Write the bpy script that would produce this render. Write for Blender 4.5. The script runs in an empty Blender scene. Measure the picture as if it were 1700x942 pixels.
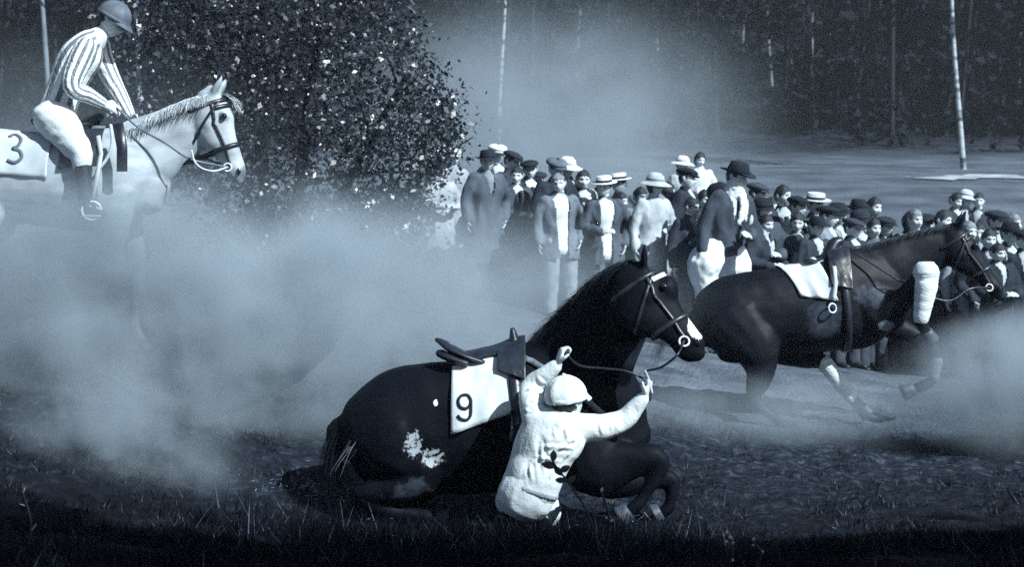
import bpy, bmesh, math, random
import numpy as np
from mathutils import Vector, Matrix, noise
from mathutils.bvhtree import BVHTree

random.seed(7)
rng = np.random.default_rng(7)
sc = bpy.context.scene
COL = sc.collection

# ------------------------------------------------------------------ camera
F, CZ, HY = 2696.0, 0.95, 360.0          # focal length in photo pixels, eye height, horizon row
cam_d = bpy.data.cameras.new('camera')
cam_d.sensor_width = 36.0
cam_d.lens = 36.0 * F / 1700.0
cam_d.shift_y = -(471.0 - HY) / 1700.0
cam_d.clip_start = 0.05
cam_d.clip_end = 2000.0
cam_d.dof.use_dof = True
cam_d.dof.focus_distance = 9.6
cam_d.dof.aperture_fstop = 4.0
cam = bpy.data.objects.new('camera', cam_d)
cam.location = (0, 0, CZ)
cam.rotation_euler = (math.radians(90), 0, 0)
COL.objects.link(cam)
sc.camera = cam

# ------------------------------------------------------------------ sky, sun, exposure
SUN_DIR = Vector((0.63, -0.54, 0.72)).normalized()      # from the scene towards the sun
elev = math.asin(SUN_DIR.z)
world = bpy.data.worlds.new('World')
sc.world = world
world.use_nodes = True
nt = world.node_tree
bg = nt.nodes['Background']
sky = nt.nodes.new('ShaderNodeTexSky')
sky.sky_type = 'NISHITA'
sky.sun_disc = False
sky.sun_elevation = elev
sky.sun_rotation = math.atan2(SUN_DIR.x, SUN_DIR.y)
sky.dust_density = 2.0
nt.links.new(sky.outputs[0], bg.inputs[0])
bg.inputs[1].default_value = 0.05
sun_d = bpy.data.lights.new('sun', 'SUN')
sun_d.energy = 5.0
sun_d.angle = math.radians(0.6)
sun_d.color = (0.90, 1.0, 1.0)
sun = bpy.data.objects.new('sun', sun_d)
sun.rotation_euler = SUN_DIR.to_track_quat('Z', 'Y').to_euler()
sun.location = (20, -10, 25)
COL.objects.link(sun)
sc.view_settings.view_transform = 'Standard'
sc.view_settings.look = 'None'
sc.view_settings.exposure = 0.88
sc.view_settings.gamma = 1.0
sc.render.engine = 'CYCLES'
sc.cycles.use_denoising = False
sc.cycles.max_bounces = 6
sc.cycles.sample_clamp_indirect = 0.6
sc.cycles.volume_bounces = 2
sc.cycles.diffuse_bounces = 2
sc.cycles.glossy_bounces = 2
sc.cycles.volume_step_rate = 2.5
sc.cycles.volume_max_steps = 128

# ------------------------------------------------------------------ helpers
def P(px, py, D):
    return Vector(((px - 850.0) / F * D, D, CZ + (HY - py) / F * D))

def tone(v):
    """grey value -> the blue-black duotone of the print"""
    return (0.93 * v ** 1.06, v, min(1.0, v ** 0.88))

MATS = {}
def mat(name, v, v2=None, scale=8.0, rough=0.7, bump=0.0, bscale=60.0, spec=0.3, detail=4.0, stretch=None, sheen=0.0, trans=0.0, mid=(0.35, 0.65), backlit=False):
    if name in MATS:
        return MATS[name]
    m = bpy.data.materials.new(name)
    m.use_nodes = True
    t = m.node_tree
    b = t.nodes['Principled BSDF']
    b.inputs['Roughness'].default_value = rough
    b.inputs['Specular IOR Level'].default_value = spec
    if sheen:
        b.inputs['Sheen Weight'].default_value = sheen
    tc = t.nodes.new('ShaderNodeTexCoord')
    src = tc.outputs['Object']
    if stretch:
        mp = t.nodes.new('ShaderNodeMapping')
        mp.inputs['Scale'].default_value = stretch
        t.links.new(src, mp.inputs[0])
        src = mp.outputs[0]
    c1 = tone(v) + (1,)
    c2 = tone(v2 if v2 is not None else v * 0.7) + (1,)
    n = t.nodes.new('ShaderNodeTexNoise')
    n.inputs['Scale'].default_value = scale
    n.inputs['Detail'].default_value = detail
    t.links.new(src, n.inputs['Vector'])
    r = t.nodes.new('ShaderNodeValToRGB')
    r.color_ramp.elements[0].position = mid[0]
    r.color_ramp.elements[1].position = mid[1]
    r.color_ramp.elements[0].color = c2
    r.color_ramp.elements[1].color = c1
    t.links.new(n.outputs['Fac'], r.inputs[0])
    t.links.new(r.outputs[0], b.inputs['Base Color'])
    if bump:
        n2 = t.nodes.new('ShaderNodeTexNoise')
        n2.inputs['Scale'].default_value = bscale
        n2.inputs['Detail'].default_value = 5.0
        t.links.new(src, n2.inputs['Vector'])
        bp = t.nodes.new('ShaderNodeBump')
        bp.inputs['Strength'].default_value = bump
        bp.inputs['Distance'].default_value = 0.02
        t.links.new(n2.outputs['Fac'], bp.inputs['Height'])
        t.links.new(bp.outputs[0], b.inputs['Normal'])
    MATS[name] = m
    return m

def catmull(pts, sub):
    """pts: list of tuples of floats; returns interpolated list"""
    if sub <= 1:
        return pts
    a = np.array(pts, dtype=float)
    a = np.vstack([2 * a[0] - a[1], a, 2 * a[-1] - a[-2]])
    out = []
    for i in range(1, len(a) - 2):
        p0, p1, p2, p3 = a[i - 1:i + 3]
        for k in range(sub):
            t = k / sub
            out.append(0.5 * (2 * p1 + (p2 - p0) * t + (2 * p0 - 5 * p1 + 4 * p2 - p3) * t * t + (3 * p1 - p0 - 3 * p2 + p3) * t ** 3))
    out.append(a[-2])
    return out

def tube(path, n=16, side=(0, 1, 0), sub=4, uv=False, flat=False):
    """closed tube through [(Vector, r_side, r_up), ...]; returns (verts, faces, uvs)"""
    raw = [(p[0][0], p[0][1], p[0][2], p[1], p[2] if len(p) > 2 else p[1]) for p in path]
    pts = catmull(raw, sub)
    C = [Vector(q[:3]) for q in pts]
    S = Vector(side)
    verts, faces, uvs = [], [], []
    m = len(pts)
    last = None
    rings = []
    for i in range(m):
        t = (C[min(i + 1, m - 1)] - C[max(i - 1, 0)])
        if t.length < 1e-9:
            t = Vector((0, 0, 1))
        t.normalize()
        s = S - t * S.dot(t)
        if s.length < 0.05:
            s = last if last is not None else t.orthogonal()
            s = s - t * s.dot(t)
        s.normalize()
        last = s
        u = t.cross(s)
        rings.append((C[i], s, u, t, max(pts[i][3], 1e-4), max(pts[i][4], 1e-4)))
    def ring(c, s, u, a, b):
        base = len(verts)
        for k in range(n):
            th = 2 * math.pi * k / n
            verts.append(c + s * (a * math.cos(th)) + u * (b * math.sin(th)))
        return base
    seq = []
    c, s, u, t, a, b = rings[0]
    cap = 0.0 if flat else min(a, b)
    if not flat:
        seq.append((c - t * cap * 0.75, s, u, a * 0.55, b * 0.55))
        seq.append((c - t * cap * 0.4, s, u, a * 0.87, b * 0.87))
    for (c, s, u, t, a, b) in rings:
        seq.append((c, s, u, a, b))
    c, s, u, t, a, b = rings[-1]
    if not flat:
        cap = min(a, b)
        seq.append((c + t * cap * 0.4, s, u, a * 0.87, b * 0.87))
        seq.append((c + t * cap * 0.75, s, u, a * 0.55, b * 0.55))
    starts = [ring(*q) for q in seq]
    for i in range(len(starts) - 1):
        for k in range(n):
            k2 = (k + 1) % n
            faces.append((starts[i] + k, starts[i] + k2, starts[i + 1] + k2, starts[i + 1] + k))
            uvs.append([(k / n, i), ((k + 1) / n, i), ((k + 1) / n, i + 1), (k / n, i + 1)])
    faces.append(tuple(starts[0] + k for k in reversed(range(n))))
    faces.append(tuple(starts[-1] + k for k in range(n)))
    uvs.append([(0, 0)] * n)
    uvs.append([(0, 0)] * n)
    return verts, faces, uvs

def join(parts):
    V, Fc = [], []
    for p in parts:
        b = len(V)
        V += list(p[0])
        Fc += [tuple(i + b for i in f) for f in p[1]]
    return V, Fc

def fuse(parts, voxel=0.014, smooth=3):
    """one continuous surface out of closed overlapping tubes"""
    V, Fc = join(parts)
    me = bpy.data.meshes.new('tmp')
    me.from_pydata([tuple(v) for v in V], [], Fc)
    ob = bpy.data.objects.new('tmp', me)
    COL.objects.link(ob)
    r = ob.modifiers.new('r', 'REMESH')
    r.mode = 'VOXEL'
    r.voxel_size = voxel
    if smooth:
        s = ob.modifiers.new('s', 'SMOOTH')
        s.factor = 0.5
        s.iterations = smooth
    dg = bpy.context.evaluated_depsgraph_get()
    ev = ob.evaluated_get(dg)
    m2 = ev.to_mesh()
    nv = len(m2.vertices)
    co = np.empty(nv * 3)
    m2.vertices.foreach_get('co', co)
    co = co.reshape(-1, 3)
    fs = [tuple(p.vertices) for p in m2.polygons]
    ev.to_mesh_clear()
    bpy.data.objects.remove(ob)
    bpy.data.meshes.remove(me)
    return [Vector(c) for c in co], fs

def normals_of(V, Fc):
    a = np.array([tuple(v) for v in V])
    N = np.zeros_like(a)
    for f in Fc:
        p = a[f[0]]
        nrm = np.cross(a[f[1]] - p, a[f[2]] - p)
        for i in f:
            N[i] += nrm
    l = np.linalg.norm(N, axis=1, keepdims=True)
    return N / np.maximum(l, 1e-12)

def wrinkle(vf, amp=0.01, scale=(9, 9, 5), off=0.0, ridged=True):
    V, Fc = vf[0], vf[1]
    N = normals_of(V, Fc)
    out = []
    for v, nn in zip(V, N):
        q = Vector((v[0] * scale[0] + off, v[1] * scale[1] + off * 1.3, v[2] * scale[2] - off))
        a = noise.noise(q)
        d = (0.35 - abs(a)) if ridged else a
        d += 0.4 * noise.noise(q * 2.3)
        out.append(Vector(v) + Vector(nn) * (amp * d))
    return out, Fc

def folds(vf, lines, amp=0.012, sig=0.012):
    """press cloth folds (ridge with a groove beside it) along the given 3-D lines"""
    V, Fc = vf[0], vf[1]
    a = np.array([tuple(v) for v in V])
    N = normals_of(V, Fc)
    d = np.zeros(len(a))
    for (p, q) in lines:
        p, q = np.array(p), np.array(q)
        ax = q - p
        L2 = (ax ** 2).sum()
        t = ((a - p) @ ax / L2).clip(0, 1)
        dist = np.linalg.norm(a - (p + t[:, None] * ax), axis=1)
        prof = np.exp(-(dist / sig) ** 2) - .55 * np.exp(-((dist - 2 * sig) / sig) ** 2)
        d += prof * np.sin(np.pi * (t * .8 + .1)) 
    a = a + N * (amp * d)[:, None]
    return [Vector(x) for x in a], Fc

class Thing:
    def __init__(self, name, label, cat, base=(0, 0, 0), group=None, kind=None):
        self.base = Vector(base)
        o = bpy.data.objects.new(name, None)
        o.empty_display_size = 0.2
        o.location = self.base
        COL.objects.link(o)
        o['label'] = label
        o['category'] = cat
        if group:
            o['group'] = group
        if kind:
            o['kind'] = kind
        self.root = o
    def add(self, name, vf, m, parent=None, smooth=True, uvs=None, label=None):
        return mk(name, vf, m, parent or self.root, self.base, smooth, uvs, label)

def mesh_of(name, vf, mats, base=Vector((0, 0, 0)), smooth=True, uvs=None, midx=None):
    me = bpy.data.meshes.new(name)
    b = Vector(base)
    me.from_pydata([tuple(Vector(v) - b) for v in vf[0]], [], [tuple(f) for f in vf[1]])
    for m in (mats if isinstance(mats, (list, tuple)) else [mats]):
        me.materials.append(m)
    if smooth:
        me.polygons.foreach_set('use_smooth', [True] * len(me.polygons))
    if midx is not None:
        me.polygons.foreach_set('material_index', midx)
    if uvs:
        lay = me.uv_layers.new(name='UVMap')
        flat = [c for f in uvs for q in f for c in q]
        lay.data.foreach_set('uv', flat)
    me.update()
    return me

def mk(name, vf, m, parent=None, base=Vector((0, 0, 0)), smooth=True, uvs=None, label=None, midx=None):
    me = mesh_of(name, vf, m, base, smooth, uvs, midx)
    o = bpy.data.objects.new(name, me)
    COL.objects.link(o)
    if parent is not None:
        o.parent = parent
        # children of parts keep the same local frame because parts sit at their thing's origin
    else:
        o.location = base
    if label:
        o['label'] = label
    return o

def bvh_of(vf):
    return BVHTree.FromPolygons([tuple(v) for v in vf[0]], [tuple(f) for f in vf[1]])

def ribbon(pts, nrms, width, thick):
    """flat strap: points, outward normals"""
    V, Fc = [], []
    n = len(pts)
    for i in range(n):
        t = (pts[min(i + 1, n - 1)] - pts[max(i - 1, 0)])
        if t.length < 1e-9: t = Vector((1, 0, 0))
        t.normalize()
        w = nrms[i].cross(t)
        if w.length < 1e-6: w = t.orthogonal()
        w.normalize()
        for a, b in ((-1, 0), (1, 0), (1, 1), (-1, 1)):
            V.append(pts[i] + w * (a * width / 2) + nrms[i] * (b * thick))
    for i in range(n - 1):
        for k in range(4):
            k2 = (k + 1) % 4
            Fc.append((4 * i + k, 4 * i + k2, 4 * i + 4 + k2, 4 * i + 4 + k))
    Fc.append((3, 2, 1, 0))
    Fc.append((4 * n - 4, 4 * n - 3, 4 * n - 2, 4 * n - 1))
    return V, Fc

def dense(pts, step=0.03):
    out = [Vector(pts[0])]
    for a, b in zip(pts[:-1], pts[1:]):
        a, b = Vector(a), Vector(b)
        k = max(1, int((b - a).length / step))
        for i in range(1, k + 1):
            out.append(a.lerp(b, i / k))
    return out

def strap_on(bvh, pts, width=0.025, thick=0.006, off=0.004):
    ps, ns = [], []
    for p in dense(pts):
        loc, nr, idx, d = bvh.find_nearest(p)
        ps.append(loc + nr * off)
        ns.append(nr)
    return ribbon(ps, ns, width, thick)

def ring_on(bvh, c, axis, width=0.025, thick=0.006, off=0.005, R=0.6, n=40, a0=0.0, a1=2 * math.pi, start=None, rmax=None):
    axis = Vector(axis).normalized()
    e1 = Vector(start) if start is not None else axis.orthogonal()
    e1 = (e1 - axis * e1.dot(axis)).normalized()
    e2 = axis.cross(e1)
    ps, ns = [], []
    for k in range(n + 1):
        th = a0 + (a1 - a0) * k / n
        d = e1 * math.cos(th) + e2 * math.sin(th)
        h = bvh.ray_cast(c + d * R, -d, R)
        if h[0] is None:
            continue
        if rmax and (h[0] - c).length > rmax:
            h = bvh.ray_cast(c, d, rmax)
            if h[0] is None:
                continue
        ps.append(h[0] + d * off)
        ns.append(d.copy())
    return ribbon(ps, ns, width, thick)

def wire(pts, r=0.006, n=6, sub=6):
    return tube([(Vector(p), r, r) for p in pts], n=n, side=(0.3, 0.8, 0.52), sub=sub)

def ball(c, rx, ry, rz, n=14, m=10, rot=None):
    V, Fc = [], []
    for j in range(m + 1):
        ph = math.pi * j / m
        for i in range(n):
            th = 2 * math.pi * i / n
            v = Vector((rx * math.sin(ph) * math.cos(th), ry * math.sin(ph) * math.sin(th), rz * math.cos(ph)))
            if rot is not None: v = rot @ v
            V.append(Vector(c) + v)
    for j in range(m):
        for i in range(n):
            i2 = (i + 1) % n
            Fc.append((j * n + i, (j + 1) * n + i, (j + 1) * n + i2, j * n + i2))
    return V, Fc

def lathe(prof, n=28, sy=1.0, fz=None):
    V, Fc = [], []
    for (r, z) in prof:
        for k in range(n):
            th = 2 * math.pi * k / n
            x, y = r * math.cos(th), r * sy * math.sin(th)
            V.append(Vector((x, y, z + (fz(x, y, r) if fz else 0.0))))
    for j in range(len(prof) - 1):
        for k in range(n):
            k2 = (k + 1) % n
            Fc.append((j * n + k, j * n + k2, (j + 1) * n + k2, (j + 1) * n + k))
    return V, Fc

def xform(vf, M):
    return [M @ Vector(v) for v in vf[0]], vf[1]

# ------------------------------------------------------------------ terrain
CTRL = [(-3.2, 11.2, 0.0), (-6, 11.2, 0.1), (-1.8, 11.5, -0.1), (-3, 9, -0.42), (-1.6, 9.6, -0.66),
        (0.1, 9.4, -0.86), (1.2, 9.2, -0.84), (-0.8, 9.3, -0.84), (-2.2, 6, -0.36), (0, 6, -0.36), (2.2, 6, -0.40), (0, 3, -0.25), (3, 3, -0.3), (-3, 3, -0.2),
        (2.6, 9, -0.72), (2.6, 13, -0.72), (4.0, 13, -0.72), (1.2, 13, -0.55), (5, 10, -0.7), (4.5, 7.5, -0.55),
        (-0.4, 20, 0.05), (-3, 20, 0.2), (-8, 20, 0.5), (1.0, 20, -0.24), (2.6, 19.5, -0.58), (4.6, 20.5, -0.95), (6.6, 21, -1.08), (9, 21, -1.15), (0, 15, -0.22), (-3, 15, 0.1),
        (6, 16, -0.8), (8.5, 30, 1.05), (4, 30, 0.95), (0, 30, 0.9), (-8, 30, 1.2), (-8, 45, 2.5), (2, 40, 2.1), (12, 40, 2.15), (16, 44, 2.45), (0, 46, 2.7), (8, 47, 2.7),
        (-15, 75, 7), (0, 75, 7), (20, 75, 7), (-30, 120, 21), (0, 120, 21), (35, 120, 21), (-60, 60, 5), (60, 60, 5), (60, 10, -1), (-60, 10, 0.5), (0, -30, 0), (60, -30, 0), (-60, -30, 0)]
_A = np.array(CTRL, dtype=float)
def _phi(d2):
    return np.sqrt(d2 + 1.0)
_D2 = ((_A[:, None, :2] - _A[None, :, :2]) ** 2).sum(-1)
_n = len(_A)
_K = np.zeros((_n + 3, _n + 3))
_K[:_n, :_n] = _phi(_D2) - 1e-2 * np.eye(_n)
_K[:_n, _n] = 1
_K[:_n, _n + 1:] = _A[:, :2]
_K[_n:, :_n] = _K[:_n, _n:].T
_W = np.linalg.solve(_K, np.concatenate([_A[:, 2], [0, 0, 0]]))
def g0(x, y):
    d2 = (_A[:, 0] - x) ** 2 + (_A[:, 1] - y) ** 2
    return float(_W[:_n] @ _phi(d2) + _W[_n] + _W[_n + 1] * x + _W[_n + 2] * y)
def g(x, y):
    z = g0(x, y)
    r = math.hypot(x, y)
    if r < 45:
        f = max(0.0, 1 - r / 45.0)
        z += f * (0.05 * noise.noise(Vector((x * 0.9, y * 0.9, 3.1))) + 0.035 * noise.noise(Vector((x * 2.7, y * 2.7, 1.1))))
        if r < 16:
            q = Vector((x * 9.0, y * 9.0, 0.4))
            z += 0.03 * noise.noise(q) + 0.016 * noise.noise(q * 2.7)
    else:
        z += 0.15 * noise.noise(Vector((x * 0.3, y * 0.3, 3.1)))
    return z
def hitD(px, py, d0=4.0, d1=160.0):
    d = d0
    while d < d1:
        p = P(px, py, d)
        if g0(p.x, p.y) > p.z:
            return d
        d *= 1.01
    return d1

def build_ground():
    ang = np.concatenate([np.radians(np.linspace(-180, -34, 40, endpoint=False)), np.radians(np.linspace(-34, 34, 300)), np.radians(np.linspace(34, 180, 41)[1:])])
    rad = np.concatenate([np.geomspace(0.4, 3.5, 10, endpoint=False), np.geomspace(3.5, 26, 250, endpoint=False), np.geomspace(26, 320, 70)])
    V, Fc = [], []
    na = len(ang) - 1
    for r in rad:
        for a in ang[:-1]:
            x, y = r * math.sin(a), r * math.cos(a)
            V.append((x, y, g(x, y) if r < 130 else g0(x * 130 / r, y * 130 / r) + (r - 130) * 0.05))
    for j in range(len(rad) - 1):
        for i in range(na):
            i2 = (i + 1) % na
            Fc.append((j * na + i, j * na + i2, (j + 1) * na + i2, (j + 1) * na + i))
    Fc.append(tuple(range(na)))
    m = bpy.data.materials.new('turf_and_dust')
    m.use_nodes = True
    t = m.node_tree
    b = t.nodes['Principled BSDF']
    b.inputs['Roughness'].default_value = 0.95
    b.inputs['Specular IOR Level'].default_value = 0.1
    tc = t.nodes.new('ShaderNodeTexCoord')
    def nz(s, det=6):
        q = t.nodes.new('ShaderNodeTexNoise')
        q.inputs['Scale'].default_value = s
        q.inputs['Detail'].default_value = det
        t.links.new(tc.outputs['Object'], q.inputs['Vector'])
        return q
    def ramp(src, stops):
        q = t.nodes.new('ShaderNodeValToRGB')
        while len(q.color_ramp.elements) < len(stops):
            q.color_ramp.elements.new(0.5)
        for e, (p, v) in zip(q.color_ramp.elements, stops):
            e.position = p
            e.color = tone(v) + (1,)
        t.links.new(src, q.inputs[0])
        return q
    def mix(a, bb, fac):
        q = t.nodes.new('ShaderNodeMix')
        q.data_type = 'RGBA'
        t.links.new(fac, q.inputs[0])
        t.links.new(a, q.inputs[6])
        t.links.new(bb, q.inputs[7])
        return q.outputs[2]
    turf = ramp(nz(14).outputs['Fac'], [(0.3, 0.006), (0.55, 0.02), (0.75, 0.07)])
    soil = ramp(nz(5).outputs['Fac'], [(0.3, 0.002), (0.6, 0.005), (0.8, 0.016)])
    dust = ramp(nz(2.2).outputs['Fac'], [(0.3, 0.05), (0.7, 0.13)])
    # dark soil lies nearest, blackened further to paint in shade; the trampled dusty track beyond it; mown field far off
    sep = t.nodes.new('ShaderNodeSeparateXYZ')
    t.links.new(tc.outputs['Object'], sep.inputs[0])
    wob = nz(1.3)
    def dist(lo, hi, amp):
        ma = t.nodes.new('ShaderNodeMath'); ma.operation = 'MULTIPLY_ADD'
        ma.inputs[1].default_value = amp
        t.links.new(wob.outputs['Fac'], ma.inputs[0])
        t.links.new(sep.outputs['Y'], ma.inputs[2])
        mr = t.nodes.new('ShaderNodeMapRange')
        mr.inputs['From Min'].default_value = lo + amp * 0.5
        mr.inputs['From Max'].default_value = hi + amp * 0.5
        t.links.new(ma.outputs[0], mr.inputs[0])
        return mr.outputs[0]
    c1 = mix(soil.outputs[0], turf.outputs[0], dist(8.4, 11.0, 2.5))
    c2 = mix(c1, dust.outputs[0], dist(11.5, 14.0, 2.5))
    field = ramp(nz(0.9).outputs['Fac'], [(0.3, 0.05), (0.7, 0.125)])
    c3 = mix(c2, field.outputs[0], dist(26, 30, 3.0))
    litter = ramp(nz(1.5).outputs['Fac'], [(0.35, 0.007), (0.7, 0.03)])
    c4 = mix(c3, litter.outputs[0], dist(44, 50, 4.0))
    t.links.new(c4, b.inputs['Base Color'])
    bp = t.nodes.new('ShaderNodeBump')
    bp.inputs['Strength'].default_value = 0.8
    bp.inputs['Distance'].default_value = 0.05
    t.links.new(nz(26).outputs['Fac'], bp.inputs['Height'])
    t.links.new(bp.outputs[0], b.inputs['Normal'])
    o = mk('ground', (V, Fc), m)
    o['kind'] = 'structure'
    o['label'] = 'trampled dusty turf with dark churned soil and painted-in shade in front'
    return o
build_ground()
# ------------------------------------------------------------------ woodland, trees, bush
def leaf_quads(centers, size, jitter=0.35, aspect=0.55, up=0.3):
    """numpy: a bent two-triangle leaf at each centre"""
    n = len(centers)
    d = rng.normal(size=(n, 3))
    d /= np.linalg.norm(d, axis=1, keepdims=True)
    w = rng.normal(size=(n, 3))
    w = np.cross(d, w)
    w /= np.maximum(np.linalg.norm(w, axis=1, keepdims=True), 1e-6)
    s = size * (1 + jitter * rng.normal(size=(n, 1))).clip(0.4, 2.0)
    nn = np.cross(d, w)
    a = centers - d * s * 0.5
    b = centers + w * s * aspect * 0.5 + nn * s * 0.08
    c = centers + d * s * 0.5
    e = centers - w * s * aspect * 0.5 + nn * s * 0.08
    V = np.stack([a, b, c, e], 1).reshape(-1, 3)
    i = np.arange(n)[:, None] * 4
    Fc = np.concatenate([i + 0, i + 1, i + 2, i + 3], 1)
    return V, Fc

def np_mesh(name, V, Fc, mats, midx=None, smooth=False):
    me = bpy.data.meshes.new(name)
    me.vertices.add(len(V))
    me.vertices.foreach_set('co', np.ascontiguousarray(V, dtype=np.float32).ravel())
    k = Fc.shape[1]
    me.loops.add(len(Fc) * k)
    me.loops.foreach_set('vertex_index', np.ascontiguousarray(Fc, dtype=np.int32).ravel())
    me.polygons.add(len(Fc))
    me.polygons.foreach_set('loop_start', np.arange(len(Fc), dtype=np.int32) * k)
    for m in mats:
        me.materials.append(m)
    if midx is not None:
        me.polygons.foreach_set('material_index', np.ascontiguousarray(midx, dtype=np.int32))
    me.update(calc_edges=True)
    me.validate()
    return me

def link(name, me, parent=None, kind=None, label=None):
    o = bpy.data.objects.new(name, me)
    COL.objects.link(o)
    if parent is not None: o.parent = parent
    if kind: o['kind'] = kind
    if label: o['label'] = label
    return o

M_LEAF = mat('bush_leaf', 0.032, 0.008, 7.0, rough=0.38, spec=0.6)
M_LEAF_GLINT = mat('bush_leaf_glint', 0.30, 0.14, 5.0, rough=0.4, spec=0.6)  # paler copy of the leaf: sun glints put into the colour
M_WOODLEAF = mat('woodland_foliage', 0.016, 0.005, 1.2, rough=0.85, spec=0.05)
M_BARK = mat('dark_bark', 0.016, 0.006, 6, rough=0.9, bump=0.6, bscale=20, stretch=(1, 1, 0.2))
M_BIRCH = mat('pale_birch_bark', 0.36, 0.06, 2.6, rough=0.75, bump=0.3, bscale=15, stretch=(0.6, 0.6, 2.0), mid=(0.40, 0.52))
M_PINE = mat('grey_pine_bark', 0.22, 0.05, 3.0, rough=0.85, bump=0.5, bscale=15, stretch=(1, 1, 0.4))

def clumps(nc, cfun, spread, per):
    out = []
    for _ in range(nc):
        c, s = cfun()
        k = max(4, int(per * s))
        out.append(np.array(c) + rng.normal(size=(k, 3)) * spread * s * np.array([1, 1, 0.75]))
    return np.vstack(out)

def woodland():
    """the far-off wood: one dark mass of trunks and foliage up the hillside"""
    Vs, Fs, Ms = [], [], []
    off = 0
    def put(V, Fc, mi):
        nonlocal off
        Vs.append(np.asarray(V, dtype=float)); Fs.append(np.asarray(Fc) + off); Ms.append(np.full(len(Fc), mi)); off += len(V)
    k = 0
    for i in range(400):
        D = 50 + 66 * rng.random() ** 1.1
        px = rng.uniform(-500, 2300)
        x = (px - 850) / F * D
        # a gap of open ground and dust left of the middle
        z0 = g(x, D)
        h = rng.uniform(11, 19)
        r = rng.uniform(0.05, 0.10)
        lean = rng.normal(size=2) * 0.25
        n = 6
        ring = []
        for zz, rr in ((-0.4, r * 1.3), (h * 0.5, r * 0.8), (h, 0.03)):
            th = np.arange(n) * 2 * math.pi / n
            ring.append(np.stack([x + lean[0] * zz / h * 3 + rr * np.cos(th), D + lean[1] * zz / h * 3 + rr * np.sin(th), np.full(n, z0 + zz)], 1))
        V = np.vstack(ring)
        fc = [(j * n + a, j * n + (a + 1) % n, (j + 1) * n + (a + 1) % n, (j + 1) * n + a) for j in range(2) for a in range(n)]
        put(V, np.array(fc), 1)
        lo = rng.uniform(0.04, 0.30)
        def cf():
            t = lo + (1 - lo) * rng.random() ** 0.8
            rad = 2.4 * (1.05 - t) ** 0.6 * math.sqrt(rng.random())
            a = rng.uniform(0, 2 * math.pi)
            return (x + lean[0] * t * 3 + rad * math.cos(a), D + rad * math.sin(a), z0 + h * t), rng.uniform(0.6, 1.2)
        c = clumps(60, cf, 0.42, 17)
        V, Fc = leaf_quads(c, 0.33, aspect=0.6)
        put(V, Fc, 0)
    # undergrowth on the hillside
    for i in range(420):
        D = 46 + 55 * rng.random()
        px = rng.uniform(-500, 2300)
        x = (px - 850) / F * D
        if D < 50 and px > 1000 and rng.random() < 0.7: continue
        z0 = g(x, D)
        hh = rng.uniform(0.5, 2.2)
        def cf():
            return (x + rng.normal() * hh * 0.6, D + rng.normal() * hh * 0.5, z0 + hh * rng.random()), rng.uniform(0.5, 1.0)
        c = clumps(10, cf, 0.3, 14)
        V, Fc = leaf_quads(c, 0.26, aspect=0.6)
        put(V, Fc, 0)
    me = np_mesh('woodland', np.vstack(Vs), np.vstack(Fs), [M_WOODLEAF, M_BARK], np.concatenate(Ms))
    o = link('woodland', me, kind='stuff', label='dark far-off wood covering the hillside behind the field')
woodland()

def single_tree(px, yb, ytop_px, wpx, label, bark, D=None, crown=True, lean=0.0, tilt_pts=None):
    D = D or hitD(px, yb, 30)
    b = P(px, yb, D)
    b.z = g(b.x, b.y) - 0.05
    r = max(0.05, wpx / F * D / 2)
    h = max(9.0, (yb - ytop_px) / F * D + 5.0)
    T = Thing('birch_tree' if bark is M_BIRCH else 'pine_tree', label, 'tree', b, group='tree trunks standing out against the wood')
    path = []
    for k in range(9):
        t = k / 8
        path.append((b + Vector((lean * h * t + 0.12 * math.sin(t * 5 + px), 0.1 * math.sin(t * 4 + px * 2), h * t)), r * (1.25 - 1.1 * t) + 0.01))
    T.add('trunk', tube(path, n=8, side=(1, 0, 0), sub=2), bark)
    for q in range(7):
        t = 0.5 + 0.45 * rng.random()
        i = min(7, int(t * 8))
        p = path[i][0]
        a = rng.uniform(0, 6.28)
        l = rng.uniform(0.9, 1.9)
        T.add('branch', tube([(p, r * 0.35), (p + Vector((math.cos(a) * l * 0.5, math.sin(a) * l * 0.5, 0.3)), r * 0.2), (p + Vector((math.cos(a) * l, math.sin(a) * l, 0.7)), 0.01)], n=5, side=(0.2, 0.1, 1), sub=2), bark)
    def cf():
        t = 0.5 + 0.5 * rng.random()
        rad = 1.9 * math.sqrt(rng.random()) * (1.2 - t)
        a = rng.uniform(0, 6.28)
        return (lean * h * t + rad * math.cos(a), rad * math.sin(a), h * t), rng.uniform(0.5, 1)
    c = clumps(60, cf, 0.4, 16)
    V, Fc = leaf_quads(c, 0.25)
    cr = link('crown', np_mesh('crown', V, Fc, [M_WOODLEAF]), T.root)

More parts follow.
